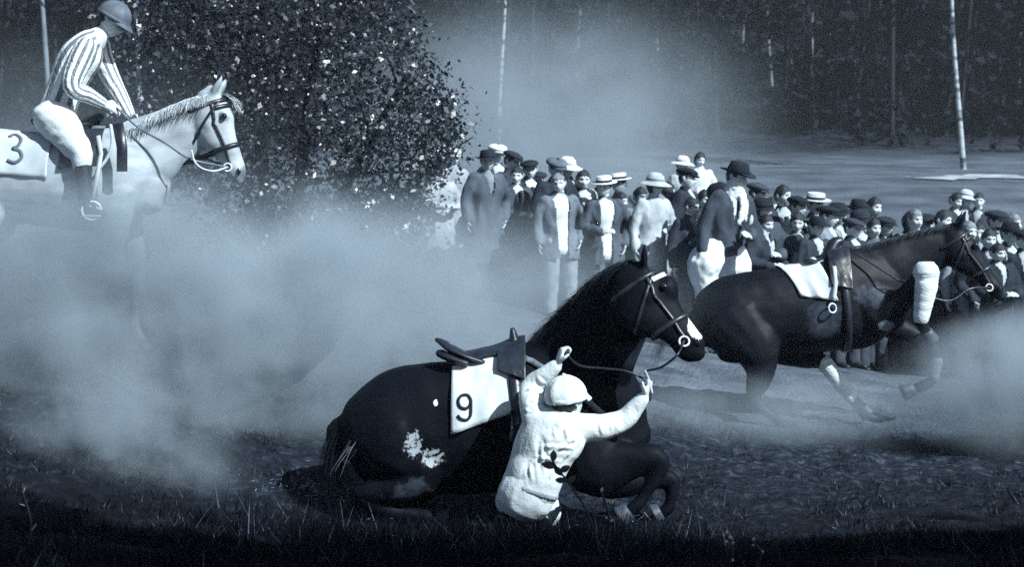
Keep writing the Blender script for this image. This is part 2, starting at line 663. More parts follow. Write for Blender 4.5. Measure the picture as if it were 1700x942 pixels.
TREES = [(1592, 281, 20, 6, 'tall pale birch trunk standing alone at the field edge, far right', M_BIRCH, -0.012),
         (1200, 152, 30, 6, 'pale straight trunk on the slope above the man in the dark hat', M_BIRCH, 0),
         (1135, 132, 10, 6, 'pale trunk high on the slope, first left of the brightest straight trunk', M_BIRCH, 0),
         (1088, 182, 0, 5, 'dim slender trunk rising out of the dust right of the middle', M_PINE, 0),
         (834, 235, 60, 6, 'hazy pale trunk behind the dust right of the leafy bush', M_BIRCH, 0),
         (1316, 162, 30, 5, 'dim trunk in the wood above the bare-headed man in the crowd', M_PINE, 0),
         (1344, 186, 30, 5, 'grey trunk just right of the dim trunk above the bare-headed man', M_PINE, 0),
         (1380, 168, 40, 5, 'grey trunk in the middle of the dark wood on the right', M_PINE, 0),
         (1424, 152, 40, 4, 'thin faint trunk right of the middle of the dark wood', M_PINE, 0),
         (1466, 178, 50, 4, 'thin grey trunk deep in the wood above the bolting horse', M_PINE, 0),
         (1653, 120, 20, 5, 'faint trunk in the dark wood beyond the lone birch, near the right edge', M_PINE, 0.01),
         (1278, 140, 20, 4, 'thin dim trunk midway between the brightest straight trunk and the dim trunk', M_PINE, 0),
         (1502, 150, 30, 4, 'thin grey trunk left of the lone birch, deep in shade', M_PINE, 0.005),
         (1545, 130, 20, 4, 'faint leaning trunk close on the left of the lone birch', M_PINE, -0.02),
         (960, 140, 10, 5, 'hazy trunk above the straw hats, half lost in dust', M_PINE, 0),
         (1040, 120, 10, 4, 'hazy thin trunk above the sun hat, half lost in dust', M_PINE, 0),
         (1690, 160, 20, 5, 'grey trunk in the wood at the very right edge', M_PINE, 0),
         (1236, 120, 20, 5, 'faint trunk right beside the brightest straight pale trunk', M_PINE, 0)]
for (px, yb, yt, w, lab, bk, ln) in TREES:
    single_tree(px, yb, yt, w, lab, bk, lean=ln)

def big_bush():
    D = 16.5
    b = P(470, 520, D)
    b.z = g(b.x, b.y)
    T = Thing('leafy_tree', 'large dark leafy bush behind the grey horse, glinting leaves', 'tree', b)
    stems = [((-1.5, 0.2, 2.5), 0.06), ((-0.5, 0.3, 3.1), 0.08), ((0.4, 0.1, 3.2), 0.08), ((1.3, -0.1, 2.4), 0.06), ((1.6, 0.0, 1.5), 0.045), ((-1.0, -0.2, 3.4), 0.06)]
    tips = []
    for (tip, r) in stems:
        tip = Vector(tip)
        p0 = b + Vector((tip.x * 0.12, tip.y * 0.2, -0.05))
        p1 = b + Vector((tip.x * 0.5, tip.y * 0.5, tip.z * 0.5))
        T.add('trunk', tube([(p0, r), (p1, r * 0.75), (b + tip, r * 0.3)], n=8, side=(1, 0, 0), sub=4), M_BARK)
        for q in range(6):
            t = rng.uniform(0.35, 1.0)
            o = p0.lerp(b + tip, t)
            e = o + Vector((rng.normal() * 0.55, rng.normal() * 0.4, rng.uniform(-0.1, 0.6)))
            T.add('branch', tube([(o, r * 0.35), (o.lerp(e, 0.5) + Vector((0, 0, 0.06)), r * 0.22), (e, 0.006)], n=5, side=(0.3, 1, 0.2), sub=2), M_BARK)
    # crown outline in photo pixels: (x, top, bottom)
    prof = [(215, 10, 200), (260, -60, 300), (320, -90, 350), (400, -110, 390), (480, -110, 410), (560, -110, 410), (620, -100, 425), (655, -40, 425), (690, 60, 380), (720, 130, 300), (745, 175, 235)]
    xs = [p[0] for p in prof]
    def span(px):
        return np.interp(px, xs, [p[1] for p in prof]), np.interp(px, xs, [p[2] for p in prof])
    cs, pr = [], []
    for i in range(1550):
        px = rng.uniform(215, 748)
        a, bb = span(px)
        py = rng.uniform(a, bb)
        dd = D + rng.normal() * 0.75
        s = rng.uniform(0.6, 1.25)
        c = np.array(P(px, py, D)) ; c[1] = dd
        s *= rng.uniform(.5, 1.5)
        k = int(26 * s)
        cs.append(c + rng.normal(size=(k, 3)) * 0.105 * s)
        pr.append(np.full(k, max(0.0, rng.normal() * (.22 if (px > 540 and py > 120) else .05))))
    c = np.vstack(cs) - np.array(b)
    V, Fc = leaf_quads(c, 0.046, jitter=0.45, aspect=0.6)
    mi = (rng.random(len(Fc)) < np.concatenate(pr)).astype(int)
    link('crown', np_mesh('crown', V, Fc, [M_LEAF, M_LEAF_GLINT], mi), T.root)
    # long sprays reaching out of the crown at its right edge
    cs, st = [], []
    for i in range(40):
        px = rng.uniform(560, 705)
        a, bb = span(px)
        p = P(px, rng.uniform(max(a, 0), bb), D - rng.uniform(0.2, 0.9))
        d = Vector((rng.uniform(0.1, 0.5), rng.uniform(-0.3, 0.1), rng.uniform(-0.3, 0.35)))
        st.append(wire([p - b - d * 0.4, p - b, p - b + d * 0.55 + Vector((0, 0, -0.05))], 0.004, 4, 3))
        for t in np.linspace(0, 0.55, 9):
            cs.append(np.array(p - b + d * t) + rng.normal(size=3) * 0.025)
    for q in st: mk('twig', q[:2], M_BARK, T.root)
    V, Fc = leaf_quads(np.array(cs), 0.062, jitter=0.2, aspect=0.55)
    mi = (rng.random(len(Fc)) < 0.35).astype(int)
    link('spray', np_mesh('spray', V, Fc, [M_LEAF, M_LEAF_GLINT], mi), T.root, kind='stuff')
big_bush()

def pale_shrub(px, py, D, w, h, n, name, label, leafm, size=0.05, kind=None):
    b = P(px, py, D)
    b.z = g(b.x, b.y)
    T = Thing(name, label, 'shrub', b)
    st = []
    cs = []
    for i in range(n):
        e = Vector((rng.normal() * w * 0.5, rng.normal() * w * 0.35, h * rng.uniform(0.55, 1.0)))
        m_ = Vector((e.x * 0.35, e.y * 0.35, e.z * 0.55))
        st.append(wire([Vector((e.x * 0.1, e.y * 0.1, -0.03)), m_, e], 0.006, 4, 3))
        for t in np.linspace(0.35, 1.0, 12):
            q = (m_ * (1 - t) + e * t)
            cs.append(np.array(q) + rng.normal(size=3) * 0.05)
    mk('stem', join(st), M_BARK, T.root)
    V, Fc = leaf_quads(np.array(cs), size, aspect=0.6)
    link('foliage', np_mesh('foliage', V, Fc, [leafm]), T.root)
pale_shrub(655, 430, 17.6, 0.7, 1.15, 60, 'leafy_shrub', 'low shrub with leaves coloured sunlit-bright left of the spectators', M_LEAF_GLINT, 0.07)
pale_shrub(600, 470, 16.0, 1.0, 0.75, 70, 'leafy_shrub', 'dim low shrub in the dust under the leafy bush', M_LEAF, 0.06)
pale_shrub(440, 470, 15.5, 1.1, 0.8, 60, 'leafy_shrub', 'dusty low shrub beyond the grey horse\'s muzzle', M_LEAF, 0.06)

# trees behind the mounted jockey
for (px, D, lab) in [(70, 34, 'tall dim trunk behind the mounted jockey\'s back'), (235, 40, 'dim trunk behind the mounted jockey\'s cap')]:
    single_tree(px, 300, 0, 7, lab, M_PINE, D=D)

# ------------------------------------------------------------------ grass and litter (nobody could count it)
def grass():
    n = 90000
    D = 4.6 + 9.5 * rng.random(n) ** 1.3
    px = rng.uniform(-250, 1950, n)
    x = (px - 850) / F * D
    # tufted: keep where low-frequency noise is high
    keep = np.array([noise.noise(Vector((a * 2.2, b * 2.2, 7.0))) + 0.5 * noise.noise(Vector((a * 7, b * 7, 2.0))) for a, b in zip(x, D)]) > (-0.05 + 0.25 * (D > 10.5))
    x, D = x[keep], D[keep]
    n = len(x)
    z = np.array([g(a, b) for a, b in zip(x, D)])
    h = rng.uniform(0.02, 0.07, n) * np.where(D < 8.0, 1.5, 0.75)
    a = rng.uniform(0, 6.28, n)
    w = rng.uniform(0.002, 0.005, n)
    lx, ly = rng.normal(size=n) * h * 0.6, rng.normal(size=n) * h * 0.6
    b0 = np.stack([x - np.cos(a) * w, D - np.sin(a) * w, z - 0.01], 1)
    b1 = np.stack([x + np.cos(a) * w, D + np.sin(a) * w, z - 0.01], 1)
    t = np.stack([x + lx, D + ly, z + h], 1)
    V = np.stack([b0, b1, t], 1).reshape(-1, 3)
    Fc = np.arange(n * 3).reshape(-1, 3)
    m1 = mat('dark_grass', 0.007, 0.003, 3.0, rough=0.9, spec=0.05)
    m2 = mat('dry_grass', 0.09, 0.04, 3.0, rough=0.7, spec=0.3)
    mi = (rng.random(n) < np.where(D > 8.2, 0.12, 0.02)).astype(int)
    link('grass', np_mesh('grass', V, Fc, [m1, m2], mi), kind='stuff', label='short tufted grass on the churned turf in front')
grass()

def tall_grass():
    n = 8000
    sx = np.concatenate([rng.normal(0.1, 0.45, n // 2), rng.normal(-0.55, .55, n - n // 2)])
    sy = np.concatenate([rng.normal(8.45, 0.22, n // 2), rng.normal(8.75, .25, n - n // 2)])
    z = np.array([g(a, b) for a, b in zip(sx, sy)])
    h = rng.uniform(0.04, 0.21, n)
    a = rng.uniform(0, 6.28, n); w = rng.uniform(.002, .0045, n)
    lx, ly = rng.normal(size=n) * h * .5, rng.normal(size=n) * h * .4
    b0 = np.stack([sx - np.cos(a) * w, sy - np.sin(a) * w, z - .01], 1)
    b1 = np.stack([sx + np.cos(a) * w, sy + np.sin(a) * w, z - .01], 1)
    t = np.stack([sx + lx, sy + ly, z + h], 1)
    V = np.stack([b0, b1, t], 1).reshape(-1, 3)
    link('long_grass', np_mesh('long_grass', V, np.arange(n * 3).reshape(-1, 3), [mat('dark_grass', 0.007), mat('dry_grass', .09)], (rng.random(n) < .05).astype(int)), kind='stuff', label='longer dark grass in front of the fallen horse and jockey')
tall_grass()

def straw():
    """pale straw and torn turf thrown up round the fallen horse"""
    cs = []
    spots = [(560, 840, 9.0, 160, 0.2), (640, 852, 8.9, 260, 0.22), (700, 850, 8.9, 160, 0.18), (520, 835, 8.9, 90, 0.15), (880, 885, 8.3, 50, 0.25), (820, 875, 8.5, 40, 0.2), (1010, 870, 8.2, 30, 0.3), (1440, 715, 12, 8, 0.1),
             (1400, 900, 7, 10, 0.4)]
    V, Fc = [], []
    for (px, py, D, k, s) in spots:
        p = P(px, py, hitD(px, py, 4))
        for i in range(k):
            x, y = p.x + rng.normal() * s, p.y + rng.normal() * s * 0.7
            z = g(x, y) + rng.uniform(0.005, 0.05)
            a = rng.uniform(0, 6.28); l = rng.uniform(0.012, 0.045); w = rng.uniform(0.001, 0.0025)
            d = Vector((math.cos(a) * l, math.sin(a) * l, rng.normal() * l * 0.4))
            sd = Vector((-math.sin(a), math.cos(a), 0.4)) * w
            c = Vector((x, y, z))
            i0 = len(V)
            V += [c - d * 0.5 - sd, c - d * 0.5 + sd, c + d * 0.5 + sd, c + d * 0.5 - sd]
            Fc.append((i0, i0 + 1, i0 + 2, i0 + 3))
    o = mk('straw', (V, Fc), mat('pale_straw', 0.2, 0.1, 5, rough=0.7), smooth=False)
    o['kind'] = 'stuff'
    o['label'] = 'pale straw and torn turf scattered on the ground'
straw()

M_WEEDSTEM = mat('weed_stem', .03, .015, 10, rough=.6)
def weed(px, py, D, tip, label, leaves, mleaf, pale=False):
    b = P(px, py, D)
    gz = g(b.x, b.y)
    b.z = gz - 0.02
    e = P(tip[0], tip[1], D)
    T = Thing('weed', label, 'plant', b)
    bend = Vector((0.03, 0, 0.02))
    T.add('stem', wire([b, b.lerp(e, 0.5) + bend, e], 0.0045, 6, 6), M_WEEDSTEM)
    for (t, dx, dz, l, w) in leaves:
        o = b.lerp(e, t) + bend * (1 - abs(2 * t - 1))
        d = Vector((dx, rng.uniform(-0.3, 0.3), dz)).normalized()
        s = d.cross(Vector((0.2, -1, 0.3))).normalized()
        nn = d.cross(s)
        V, Fc = [], []
        for k in range(7):
            u = k / 6
            ww = w * math.sin(math.pi * min(1, u * 0.96 + 0.04)) ** 0.8
            c = o + d * (l * u) + nn * (0.15 * l * u * u)
            V += [c - s * ww * 0.5, c + nn * (-0.06 * ww), c + s * ww * 0.5]
        for k in range(6):
            for q in (0, 1):
                Fc.append((3 * k + q, 3 * k + q + 1, 3 * k + 4 + q, 3 * k + 3 + q))
        T.add('leaf', (V, Fc), mleaf)
M_WEED = mat('weed_leaf', 0.04, 0.02, 10, rough=0.5)
M_PALEW = mat('pale_weed_leaf', 0.45, 0.3, 10, rough=0.5)
weed(1003, 900, 6.6, (918, 768), 'tall weed with dark leaves in front of the white-clad jockey', [(1.0, 0.1, 1, 0.05, 0.03), (0.95, -1, 0.25, 0.065, 0.032), (0.9, 0.9, 0.5, 0.05, 0.028), (0.86, -0.7, 0.8, 0.05, 0.03), (0.78, 0.8, 0.7, 0.045, 0.026), (0.8, -0.9, 0.1, 0.05, 0.026), (0.62, 0.9, 0.1, 0.04, 0.02)], M_WEED)
weed(1002, 905, 6.7, (999, 818), 'thin weed with small pale leaves right of the dark-leaved weed', [(1.0, 0.1, 1, 0.022, 0.013), (0.9, -1, 0.3, 0.015, 0.008), (0.55, 0.9, 0.4, 0.02, 0.01), (0.6, -0.9, 0.4, 0.015, 0.008)], M_PALEW)
weed(1203, 942, 6.3, (1205, 888), 'pale-leaved weed at the bottom edge right of the middle', [(1.0, 0.5, 1, 0.018, 0.009), (0.95, -1, 0.5, 0.02, 0.01), (0.9, 1, 0.2, 0.022, 0.011), (0.8, -0.8, -0.1, 0.018, 0.01), (0.7, .9, .5, .02, .009), (0.3, 0.5, 0.3, 0.022, 0.014)], M_PALEW)
weed(1252, 940, 6.3, (1250, 900), 'small pale-leaved weed, rightmost along the bottom edge', [(1.0, 0.3, 1, 0.018, 0.01), (0.85, -1, 0.2, 0.016, 0.009), (0.6, 1, 0.0, 0.018, 0.009)], M_PALEW)
weed(40, 940, 6.4, (38, 820), 'thin pale grass stalk at the bottom left corner', [(1.0, 0.3, 1, 0.03, 0.004), (0.8, -1, 0.4, 0.03, 0.004), (0.4, 0.6, 0.9, 0.05, 0.004), (0.1, -0.4, 1, 0.06, 0.004)], M_PALEW)

# ------------------------------------------------------------------ pale track across the field
def field_track():
    V, Fc = [], []
    for i in range(41):
        px = 1500 + i * 9
        w = 0.5 * min(1, i / 8)
        D = hitD(px, 297 + 1.5 * math.sin(i * .3), 25)
        for dd in (-w, 0, w):
            x, y = (px - 850) / F * D, D + dd
            V.append((x, y, g(x, y) + 0.03))
    for i in range(40):
        for k in (0, 1):
            Fc.append((3 * i + k, 3 * i + 3 + k, 3 * i + 4 + k, 3 * i + 1 + k))
    o = mk('path', (V, Fc), mat('pale_track', .4, .2, 2, rough=.95))
    o['kind'] = 'structure'
    o['label'] = 'pale trodden track across the far field at the right'
field_track()

def added_shade_trees():  # added out-of-view trees, shaped to throw shade on the near ground
    """unseen trees added to shade the foreground bank; leaf clumps set along the sun"""
    up = SUN_DIR / SUN_DIR.z
    cs = []
    for i in range(620):
        ty = rng.uniform(2.0, 8.1)
        tx = rng.uniform(-5.0, 5.5)
        t = rng.uniform(6.5, 11)
        c = np.array([tx + up.x * t, ty + up.y * t, t - 0.5])
        k = 16
        cs.append(c + rng.normal(size=(k, 3)) * 0.28)
    V, Fc = leaf_quads(np.vstack(cs), 0.30, aspect=0.65)
    Vs, Fs, Ms, off = [V], [Fc], [np.zeros(len(Fc))], len(V)
    for (x, y) in ((3.5, -4.5), (7, -5), (10.5, -4), (13, -6), (0.5, -5.5)):
        n = 10
        th = np.arange(n) * 2 * math.pi / n
        rings = [np.stack([x + r * np.cos(th) + lx, y + r * np.sin(th) + ly, np.full(n, z)], 1) for (z, r, lx, ly) in ((-.4, .28, 0, 0), (3, .2, .1, .1), (7, .14, .2, .6), (11, .04, .2, 1.4))]
        Vs.append(np.vstack(rings))
        fc = np.array([(j * n + a, j * n + (a + 1) % n, (j + 1) * n + (a + 1) % n, (j + 1) * n + a) for j in range(3) for a in range(n)])
        Fs.append(fc + off); Ms.append(np.ones(len(fc))); off += 4 * n
    link('added_shade_trees', np_mesh('added_shade_trees', np.vstack(Vs), np.vstack(Fs), [M_WOODLEAF, M_BARK], np.concatenate(Ms)), kind='stuff', label='unseen trees added overhead to shade the near bank')
added_shade_trees()
# ------------------------------------------------------------------ horses
def coat(name, v1, v2, base, patches=(), rough=0.5, scale=3.0, spec=0.3, bump=0.06):
    m = mat(name, v1, v2, scale, rough=rough, bump=bump, bscale=90, spec=spec, stretch=(0.6, 1, 1.4))
    t = m.node_tree
    b = t.nodes['Principled BSDF']
    cur = b.inputs['Base Color'].links[0].from_socket
    tc = [n for n in t.nodes if n.type == 'TEX_COORD'][0]
    for (c, rad, val, nsc, lo, hi) in patches:
        c = Vector(c) - Vector(base)
        mp = t.nodes.new('ShaderNodeMapping')
        mp.vector_type = 'POINT'
        mp.inputs['Scale'].default_value = (1 / rad[0], 1 / rad[1], 1 / rad[2])
        mp.inputs['Location'].default_value = (-c.x / rad[0], -c.y / rad[1], -c.z / rad[2])
        t.links.new(tc.outputs['Object'], mp.inputs[0])
        le = t.nodes.new('ShaderNodeVectorMath'); le.operation = 'LENGTH'
        t.links.new(mp.outputs[0], le.inputs[0])
        nz = t.nodes.new('ShaderNodeTexNoise'); nz.inputs['Scale'].default_value = nsc; nz.inputs['Detail'].default_value = 5
        t.links.new(tc.outputs['Object'], nz.inputs['Vector'])
        sub = t.nodes.new('ShaderNodeMath'); sub.operation = 'SUBTRACT'
        mr0 = t.nodes.new('ShaderNodeMapRange')
        mr0.inputs['From Min'].default_value = 0.3; mr0.inputs['From Max'].default_value = 1.0
        mr0.inputs['To Min'].default_value = 0.0; mr0.inputs['To Max'].default_value = 0.85
        t.links.new(le.outputs['Value'], mr0.inputs[0])
        t.links.new(nz.outputs['Fac'], sub.inputs[0]); t.links.new(mr0.outputs[0], sub.inputs[1])
        mr = t.nodes.new('ShaderNodeMapRange')
        mr.inputs['From Min'].default_value = lo; mr.inputs['From Max'].default_value = hi
        t.links.new(sub.outputs[0], mr.inputs[0])
        mx = t.nodes.new('ShaderNodeMix'); mx.data_type = 'RGBA'
        t.links.new(mr.outputs[0], mx.inputs[0]); t.links.new(cur, mx.inputs[6])
        mx.inputs[7].default_value = tone(val) + (1,)
        cur = mx.outputs[2]
    t.links.new(cur, b.inputs['Base Color'])
    return m

HEAD = [(-0.06, .03, .05, .05), (0, .05, .10, .075), (.15, .07, .135, .10), (.3, .085, .15, .10), (.42, .08, .137, .085), (.58, .055, .097, .065), (.75, .04, .076, .055), (.88, .036, .075, .06), (.97, .036, .06, .052), (1.01, .036, .036, .036)]
class Head:
    def __init__(self, poll, muz, lat, fhint):
        self.poll, self.muz = Vector(poll), Vector(muz)
        self.L = (self.muz - self.poll).length
        self.a = (self.muz - self.poll).normalized()
        lat = Vector(lat); lat = (lat - self.a * lat.dot(self.a)).normalized()
        self.lat = lat
        f = Vector(fhint); f = f - self.a * f.dot(self.a) - lat * f.dot(lat)
        self.f = f.normalized()
        self.k = self.L / 0.62
    def at(self, t, fo=0.0, la=0.0):
        return self.poll + self.a * (t * self.L) + self.f * (fo * self.k) + self.lat * (la * self.k)
    def tubes(self, earlen=0.17, eardir=None, deep=1.0):
        k = self.k
        out = [tube([(self.at(t, -o - d * (deep - 1) * .6), w * k, d * k * deep) for (t, o, d, w) in HEAD], n=20, side=self.lat, sub=3)]
        for s in (1, -1):
            # cheek, brow over the eye, nostril wing
            out.append(ball(self.at(.31, -.10, .06 * s), .05 * k, .05 * k, .07 * k))
            out.append(ball(self.at(.29, .022, .068 * s), .03 * k, .03 * k, .03 * k))
            out.append(ball(self.at(.90, -.015, .042 * s), .028 * k, .028 * k, .035 * k))
            e = self.at(-.02, .0, .055 * s)
            d = Vector(eardir) if eardir is not None else (-self.a * 0.9 + self.f * 0.35)
            d = (d + self.lat * (0.18 * s)).normalized()
            out.append(tube([(e - d * .03, .035 * k, .03 * k), (e + d * (earlen * .35), .04 * k, .026 * k), (e + d * (earlen * .7), .026 * k, .017 * k), (e + d * earlen, .006, .006)], n=10, side=self.lat, sub=3))
        return out

def leg(joints, side=(0, 1, 0)):
    return tube([(Vector(p), a, b) for (p, a, b) in joints], n=14, side=side, sub=3)

def hoof(T, fet, tip, m, side=(0, 1, 0)):
    fet, tip = Vector(fet), Vector(tip)
    d = tip - fet
    T.add('hoof', tube([(fet + d * 0.45, .045, .048), (fet + d * 0.75, .055, .06), (tip, .062, .068)], n=14, side=side, sub=2, flat=True), m)

def strands(name, T, roots, dirs, length, width, m, seg=5, droop=0.5, parent=None):
    V, Fc = [], []
    for p, d in zip(roots, dirs):
        l = length * random.uniform(0.6, 1.15)
        s = d.cross(Vector((random.uniform(-1, 1), random.uniform(-1, 1), random.uniform(-1, 1))))
        if s.length < 1e-4: continue
        s.normalize()
        i0 = len(V)
        q = Vector(p); dd = d.copy()
        for k in range(seg + 1):
            u = k / seg
            w = width * (1 - 0.8 * u)
            V.append(q - s * w); V.append(q + s * w)
            dd = (dd + Vector((random.uniform(-.12, .12), random.uniform(-.12, .12), -droop / seg))).normalized()
            q = q + dd * (l / seg)
        for k in range(seg):
            Fc.append((i0 + 2 * k, i0 + 2 * k + 1, i0 + 2 * k + 3, i0 + 2 * k + 2))
    return T.add(name, (V, Fc), m, parent)

NEAR = Vector((0, -1, 0))
def wrap(bvh, centers, phi_a, phi_b, off, nu=24, nv=30, thick=0.008, wob=0.004, up=Vector((0, 0, 1)), shear=0.0):
    """cloth laid over the trunk: centers = (start, end) of the axis stretch; phi from far side (-) to near side (+)"""
    top, V, Fc = [], [], []
    c0, c1 = Vector(centers[0]), Vector(centers[1])
    ok = True
    P_, N_ = [], []
    for i in range(nu + 1):
        u = i / nu
        c = c0.lerp(c1, u)
        for j in range(nv + 1):
            v = j / nv
            a = phi_a[0] + (phi_a[1] - phi_a[0]) * u
            b = phi_b[0] + (phi_b[1] - phi_b[0]) * u
            ph = a + (b - a) * v
            d = up * math.cos(ph) + NEAR * math.sin(ph)
            cs = c + (c1 - c0).normalized() * (shear * max(0.0, ph))
            h = bvh.ray_cast(cs + d * 1.2, -d, 1.2)
            p = h[0] if h[0] is not None else cs + d * 0.3
            w = wob * noise.noise(Vector((u * 5, v * 7, c.x))) + wob * 1.6 * max(0, v - .6) * math.sin(u * 14)
            P_.append(p + d * (off + w)); N_.append(d)
    n1 = nv + 1
    for p, d in zip(P_, N_): V.append(p + d * thick)
    for p, d in zip(P_, N_): V.append(p)
    K = len(P_)
    for i in range(nu):
        for j in range(nv):
            q = (i * n1 + j, (i + 1) * n1 + j, (i + 1) * n1 + j + 1, i * n1 + j + 1)
            Fc.append(q)
            Fc.append(tuple(K + x for x in reversed(q)))
    edge = [i * n1 for i in range(nu + 1)] + [nu * n1 + j for j in range(1, nv + 1)] + [i * n1 + nv for i in range(nu - 1, -1, -1)] + [j for j in range(nv - 1, 0, -1)]
    for a, b in zip(edge, edge[1:] + edge[:1]):
        Fc.append((a, K + a, K + b, b))
    return V, Fc

def pixel_stroke(bvh, pts, width, off=0.004):
    """a painted stroke lying on a cloth"""
    ps, ns = [], []
    for (px, py) in catmull(pts, 6):
        d = (P(px, py, 1.0) - Vector((0, 0, CZ))).normalized()
        h = bvh.ray_cast(Vector((0, 0, CZ)), d, 60)
        if h[0] is None: continue
        nr = h[1] if h[1].dot(d) < 0 else -h[1]
        ps.append(h[0] + nr * off); ns.append(nr)
    return ribbon(ps, ns, width, 0.003)

M_LEATHER = mat('dark_leather', 0.022, 0.010, 12, rough=0.38, spec=0.5, bump=0.1)
M_TAN = mat('worn_leather', 0.17, 0.07, 10, rough=0.5, spec=0.4, bump=0.15)
M_STEEL = mat('bright_steel', 0.75, 0.6, 10, rough=0.25, spec=0.8)
M_CLOTH = mat('white_saddle_cloth', 0.62, 0.46, 5, rough=0.85, bump=0.12, bscale=30)
M_DIGIT = mat('black_cloth_paint', 0.012, 0.008, 10, rough=0.8)
M_DIGIT2 = mat('faded_grey_paint', 0.12, 0.09, 10, rough=0.8)
M_HOOF = mat('dark_hoof', 0.06, 0.03, 10, rough=0.5)
M_EYE = mat('dark_wet_eye', 0.008, 0.006, 5, rough=0.08, spec=0.8)
M_BANDAGE = mat('white_leg_bandage', 0.72, 0.5, 9, rough=0.9, bump=0.5, bscale=40, stretch=(0.5, 0.5, 3))
M_FLEECE = mat('white_fleece', 0.80, 0.55, 40, rough=0.95, bump=1.0, bscale=70)
M_REIN = mat('pale_rein', 0.5, 0.35, 10, rough=0.6)

def torus(c, axis, R, r, n=20, a0=0, a1=2 * math.pi):
    axis = Vector(axis).normalized(); e1 = axis.orthogonal().normalized(); e2 = axis.cross(e1)
    pts = [Vector(c) + e1 * (R * math.cos(a0 + (a1 - a0) * k / n)) + e2 * (R * math.sin(a0 + (a1 - a0) * k / n)) for k in range(n + 1)]
    return tube([(p, r, r) for p in pts], n=8, side=axis, sub=1)

def bridle(T, H, bvh, pale_brow=True, nose='leather', m=None, which=-1):
    m = m or M_LEATHER
    br = T.add('bridle', ring_on(bvh, H.at(.10, -.05), H.a, .026, .006, R=.35 * H.k, start=H.f), m)
    k = H.k
    T.add('browband', ring_on(bvh, H.at(.17, -.05), H.a, .026, .007, R=.35 * k, a0=-1.3, a1=1.3, start=H.f, off=.007), M_STEEL if pale_brow else m, br)
    for s in (1, -1):
        T.add('cheek_strap', strap_on(bvh, [H.at(.08, -.03, .12 * s), H.at(.35, -.05, .15 * s), H.at(.6, -.045, .11 * s), H.at(.83, -.06, .09 * s)], .02, .006, .004), m, br)
        T.add('bit_ring', torus(H.at(.84, -.075, .066 * s), H.lat, .027, .006), M_STEEL, br)
    T.add('throat_strap', ring_on(bvh, H.at(.2, -.06), (H.a * 0.75 + H.f * 0.6), .018, .005, R=.45 * k, start=H.f), m, br)
    if nose == 'fleece':
        V, Fc = ring_on(bvh, H.at(.585, -.07), H.a + H.f * 0.75, .075, .04, R=.45 * k, start=H.f, n=54, a0=-2.6, a1=2.6)
        T.add('noseband', wrinkle((V, Fc), .01, (40, 40, 40)), M_FLEECE, br, label='thick white fleece noseband')
    else:
        T.add('noseband', ring_on(bvh, H.at(.62, -.05), H.a, .03, .007, R=.35 * k, start=H.f), m, br)
    return br

def eyes(T, H, m=M_EYE):
    for s in (1, -1):
        T.add('eye', ball(H.at(.29, .015, .094 * s), .022 * H.k, .022 * H.k, .022 * H.k), m)
        T.add('nostril', ball(H.at(.925, -.012, .062 * s), .016 * H.k, .012 * H.k, .024 * H.k), M_EYE)

def bandage(T, a, b, r, m=None, side=(0, 1, 0), taper=.12):
    a, b = Vector(a), Vector(b)
    n = 9
    path = []
    for k in range(n):
        t = k / (n - 1)
        path.append((a.lerp(b, t), r * (1.015 if k % 2 else 0.985) * (1 - taper * t), r * (1.015 if k % 2 else 0.985) * (1 - taper * t)))
    T.add('leg_bandage', tube(path, n=16, side=side, sub=2), m or M_BANDAGE)

# ---------------- the grey horse with the mounted jockey (off side towards the camera)
GX, GY = -3.14, 11.2
def G(x, z, y=0.0):
    return Vector((GX + x, GY + y, z))
gbase = Vector((GX, GY, g(GX, GY)))
TG = Thing('grey_horse', 'pale grey horse with number 3 cloth standing in the dust at the left', 'horse', gbase)
trunk = [(-.86, 1.2, .12, .14), (-.78, 1.2, .22, .27), (-.55, 1.22, .28, .33), (-.35, 1.22, .275, .325), (-.1, 1.2, .29, .32), (.15, 1.185, .30, .335), (.36, 1.2, .27, .365), (.48, 1.18, .235, .34), (.57, 1.15, .20, .27), (.65, 1.12, .14, .17)]
parts = [tube([(G(x, z), w, h) for (x, z, w, h) in trunk], n=28, sub=4)]
parts.append(tube([(G(.40, 1.22), .17, .33), (G(.58, 1.36), .13, .275), (G(.78, 1.49), .095, .215), (G(.95, 1.585), .08, .17), (G(1.06, 1.64), .072, .14), (G(1.12, 1.70), .06, .1)], n=20, sub=4))
HG = Head(G(1.105, 1.795, -.01), G(1.30, 1.215, -.05), (0, 1, 0), (1, 0, .6))
parts += HG.tubes(earlen=.125, eardir=(.5, 0, .9))
LEGS_G = []
for s in (-1, 1):
    fx = .42 if s < 0 else .50
    j = [(G(.45, 1.12, .15 * s), .10, .16), (G(.44, .93, .165 * s), .085, .12), (G(fx, .72, .16 * s), .06, .075), (G(fx + .01, .53, .155 * s), .048, .055), (G(fx + .01, .47, .155 * s), .046, .05), (G(fx, .36, .155 * s), .032, .036), (G(fx, .2, .155 * s), .032, .035), (G(fx + .01, .14, .155 * s), .042, .045), (G(fx + .05, .07, .155 * s), .038, .04)]
    parts.append(leg(j)); LEGS_G.append((j[-2][0], G(fx + .07, .0, .155 * s)))
    hx = -.66 if s < 0 else -.58
    j = [(G(-.55, 1.15, .15 * s), .14, .24), (G(-.46, .95, .17 * s), .11, .16), (G(-.56, .76, .165 * s), .07, .09), (G(hx - .08, .57, .155 * s), .045, .06), (G(hx - .06, .48, .15 * s), .042, .05), (G(hx - .03, .3, .15 * s), .034, .038), (G(hx - .01, .15, .15 * s), .044, .046), (G(hx + .03, .07, .15 * s), .038, .04)]
    parts.append(leg(j)); LEGS_G.append((j[-2][0], G(hx + .05, .0, .15 * s)))
gv = wrinkle(fuse(parts, .014, 4), .011, (4, 4, 4), 3.0, ridged=False)
bvG = bvh_of(gv)
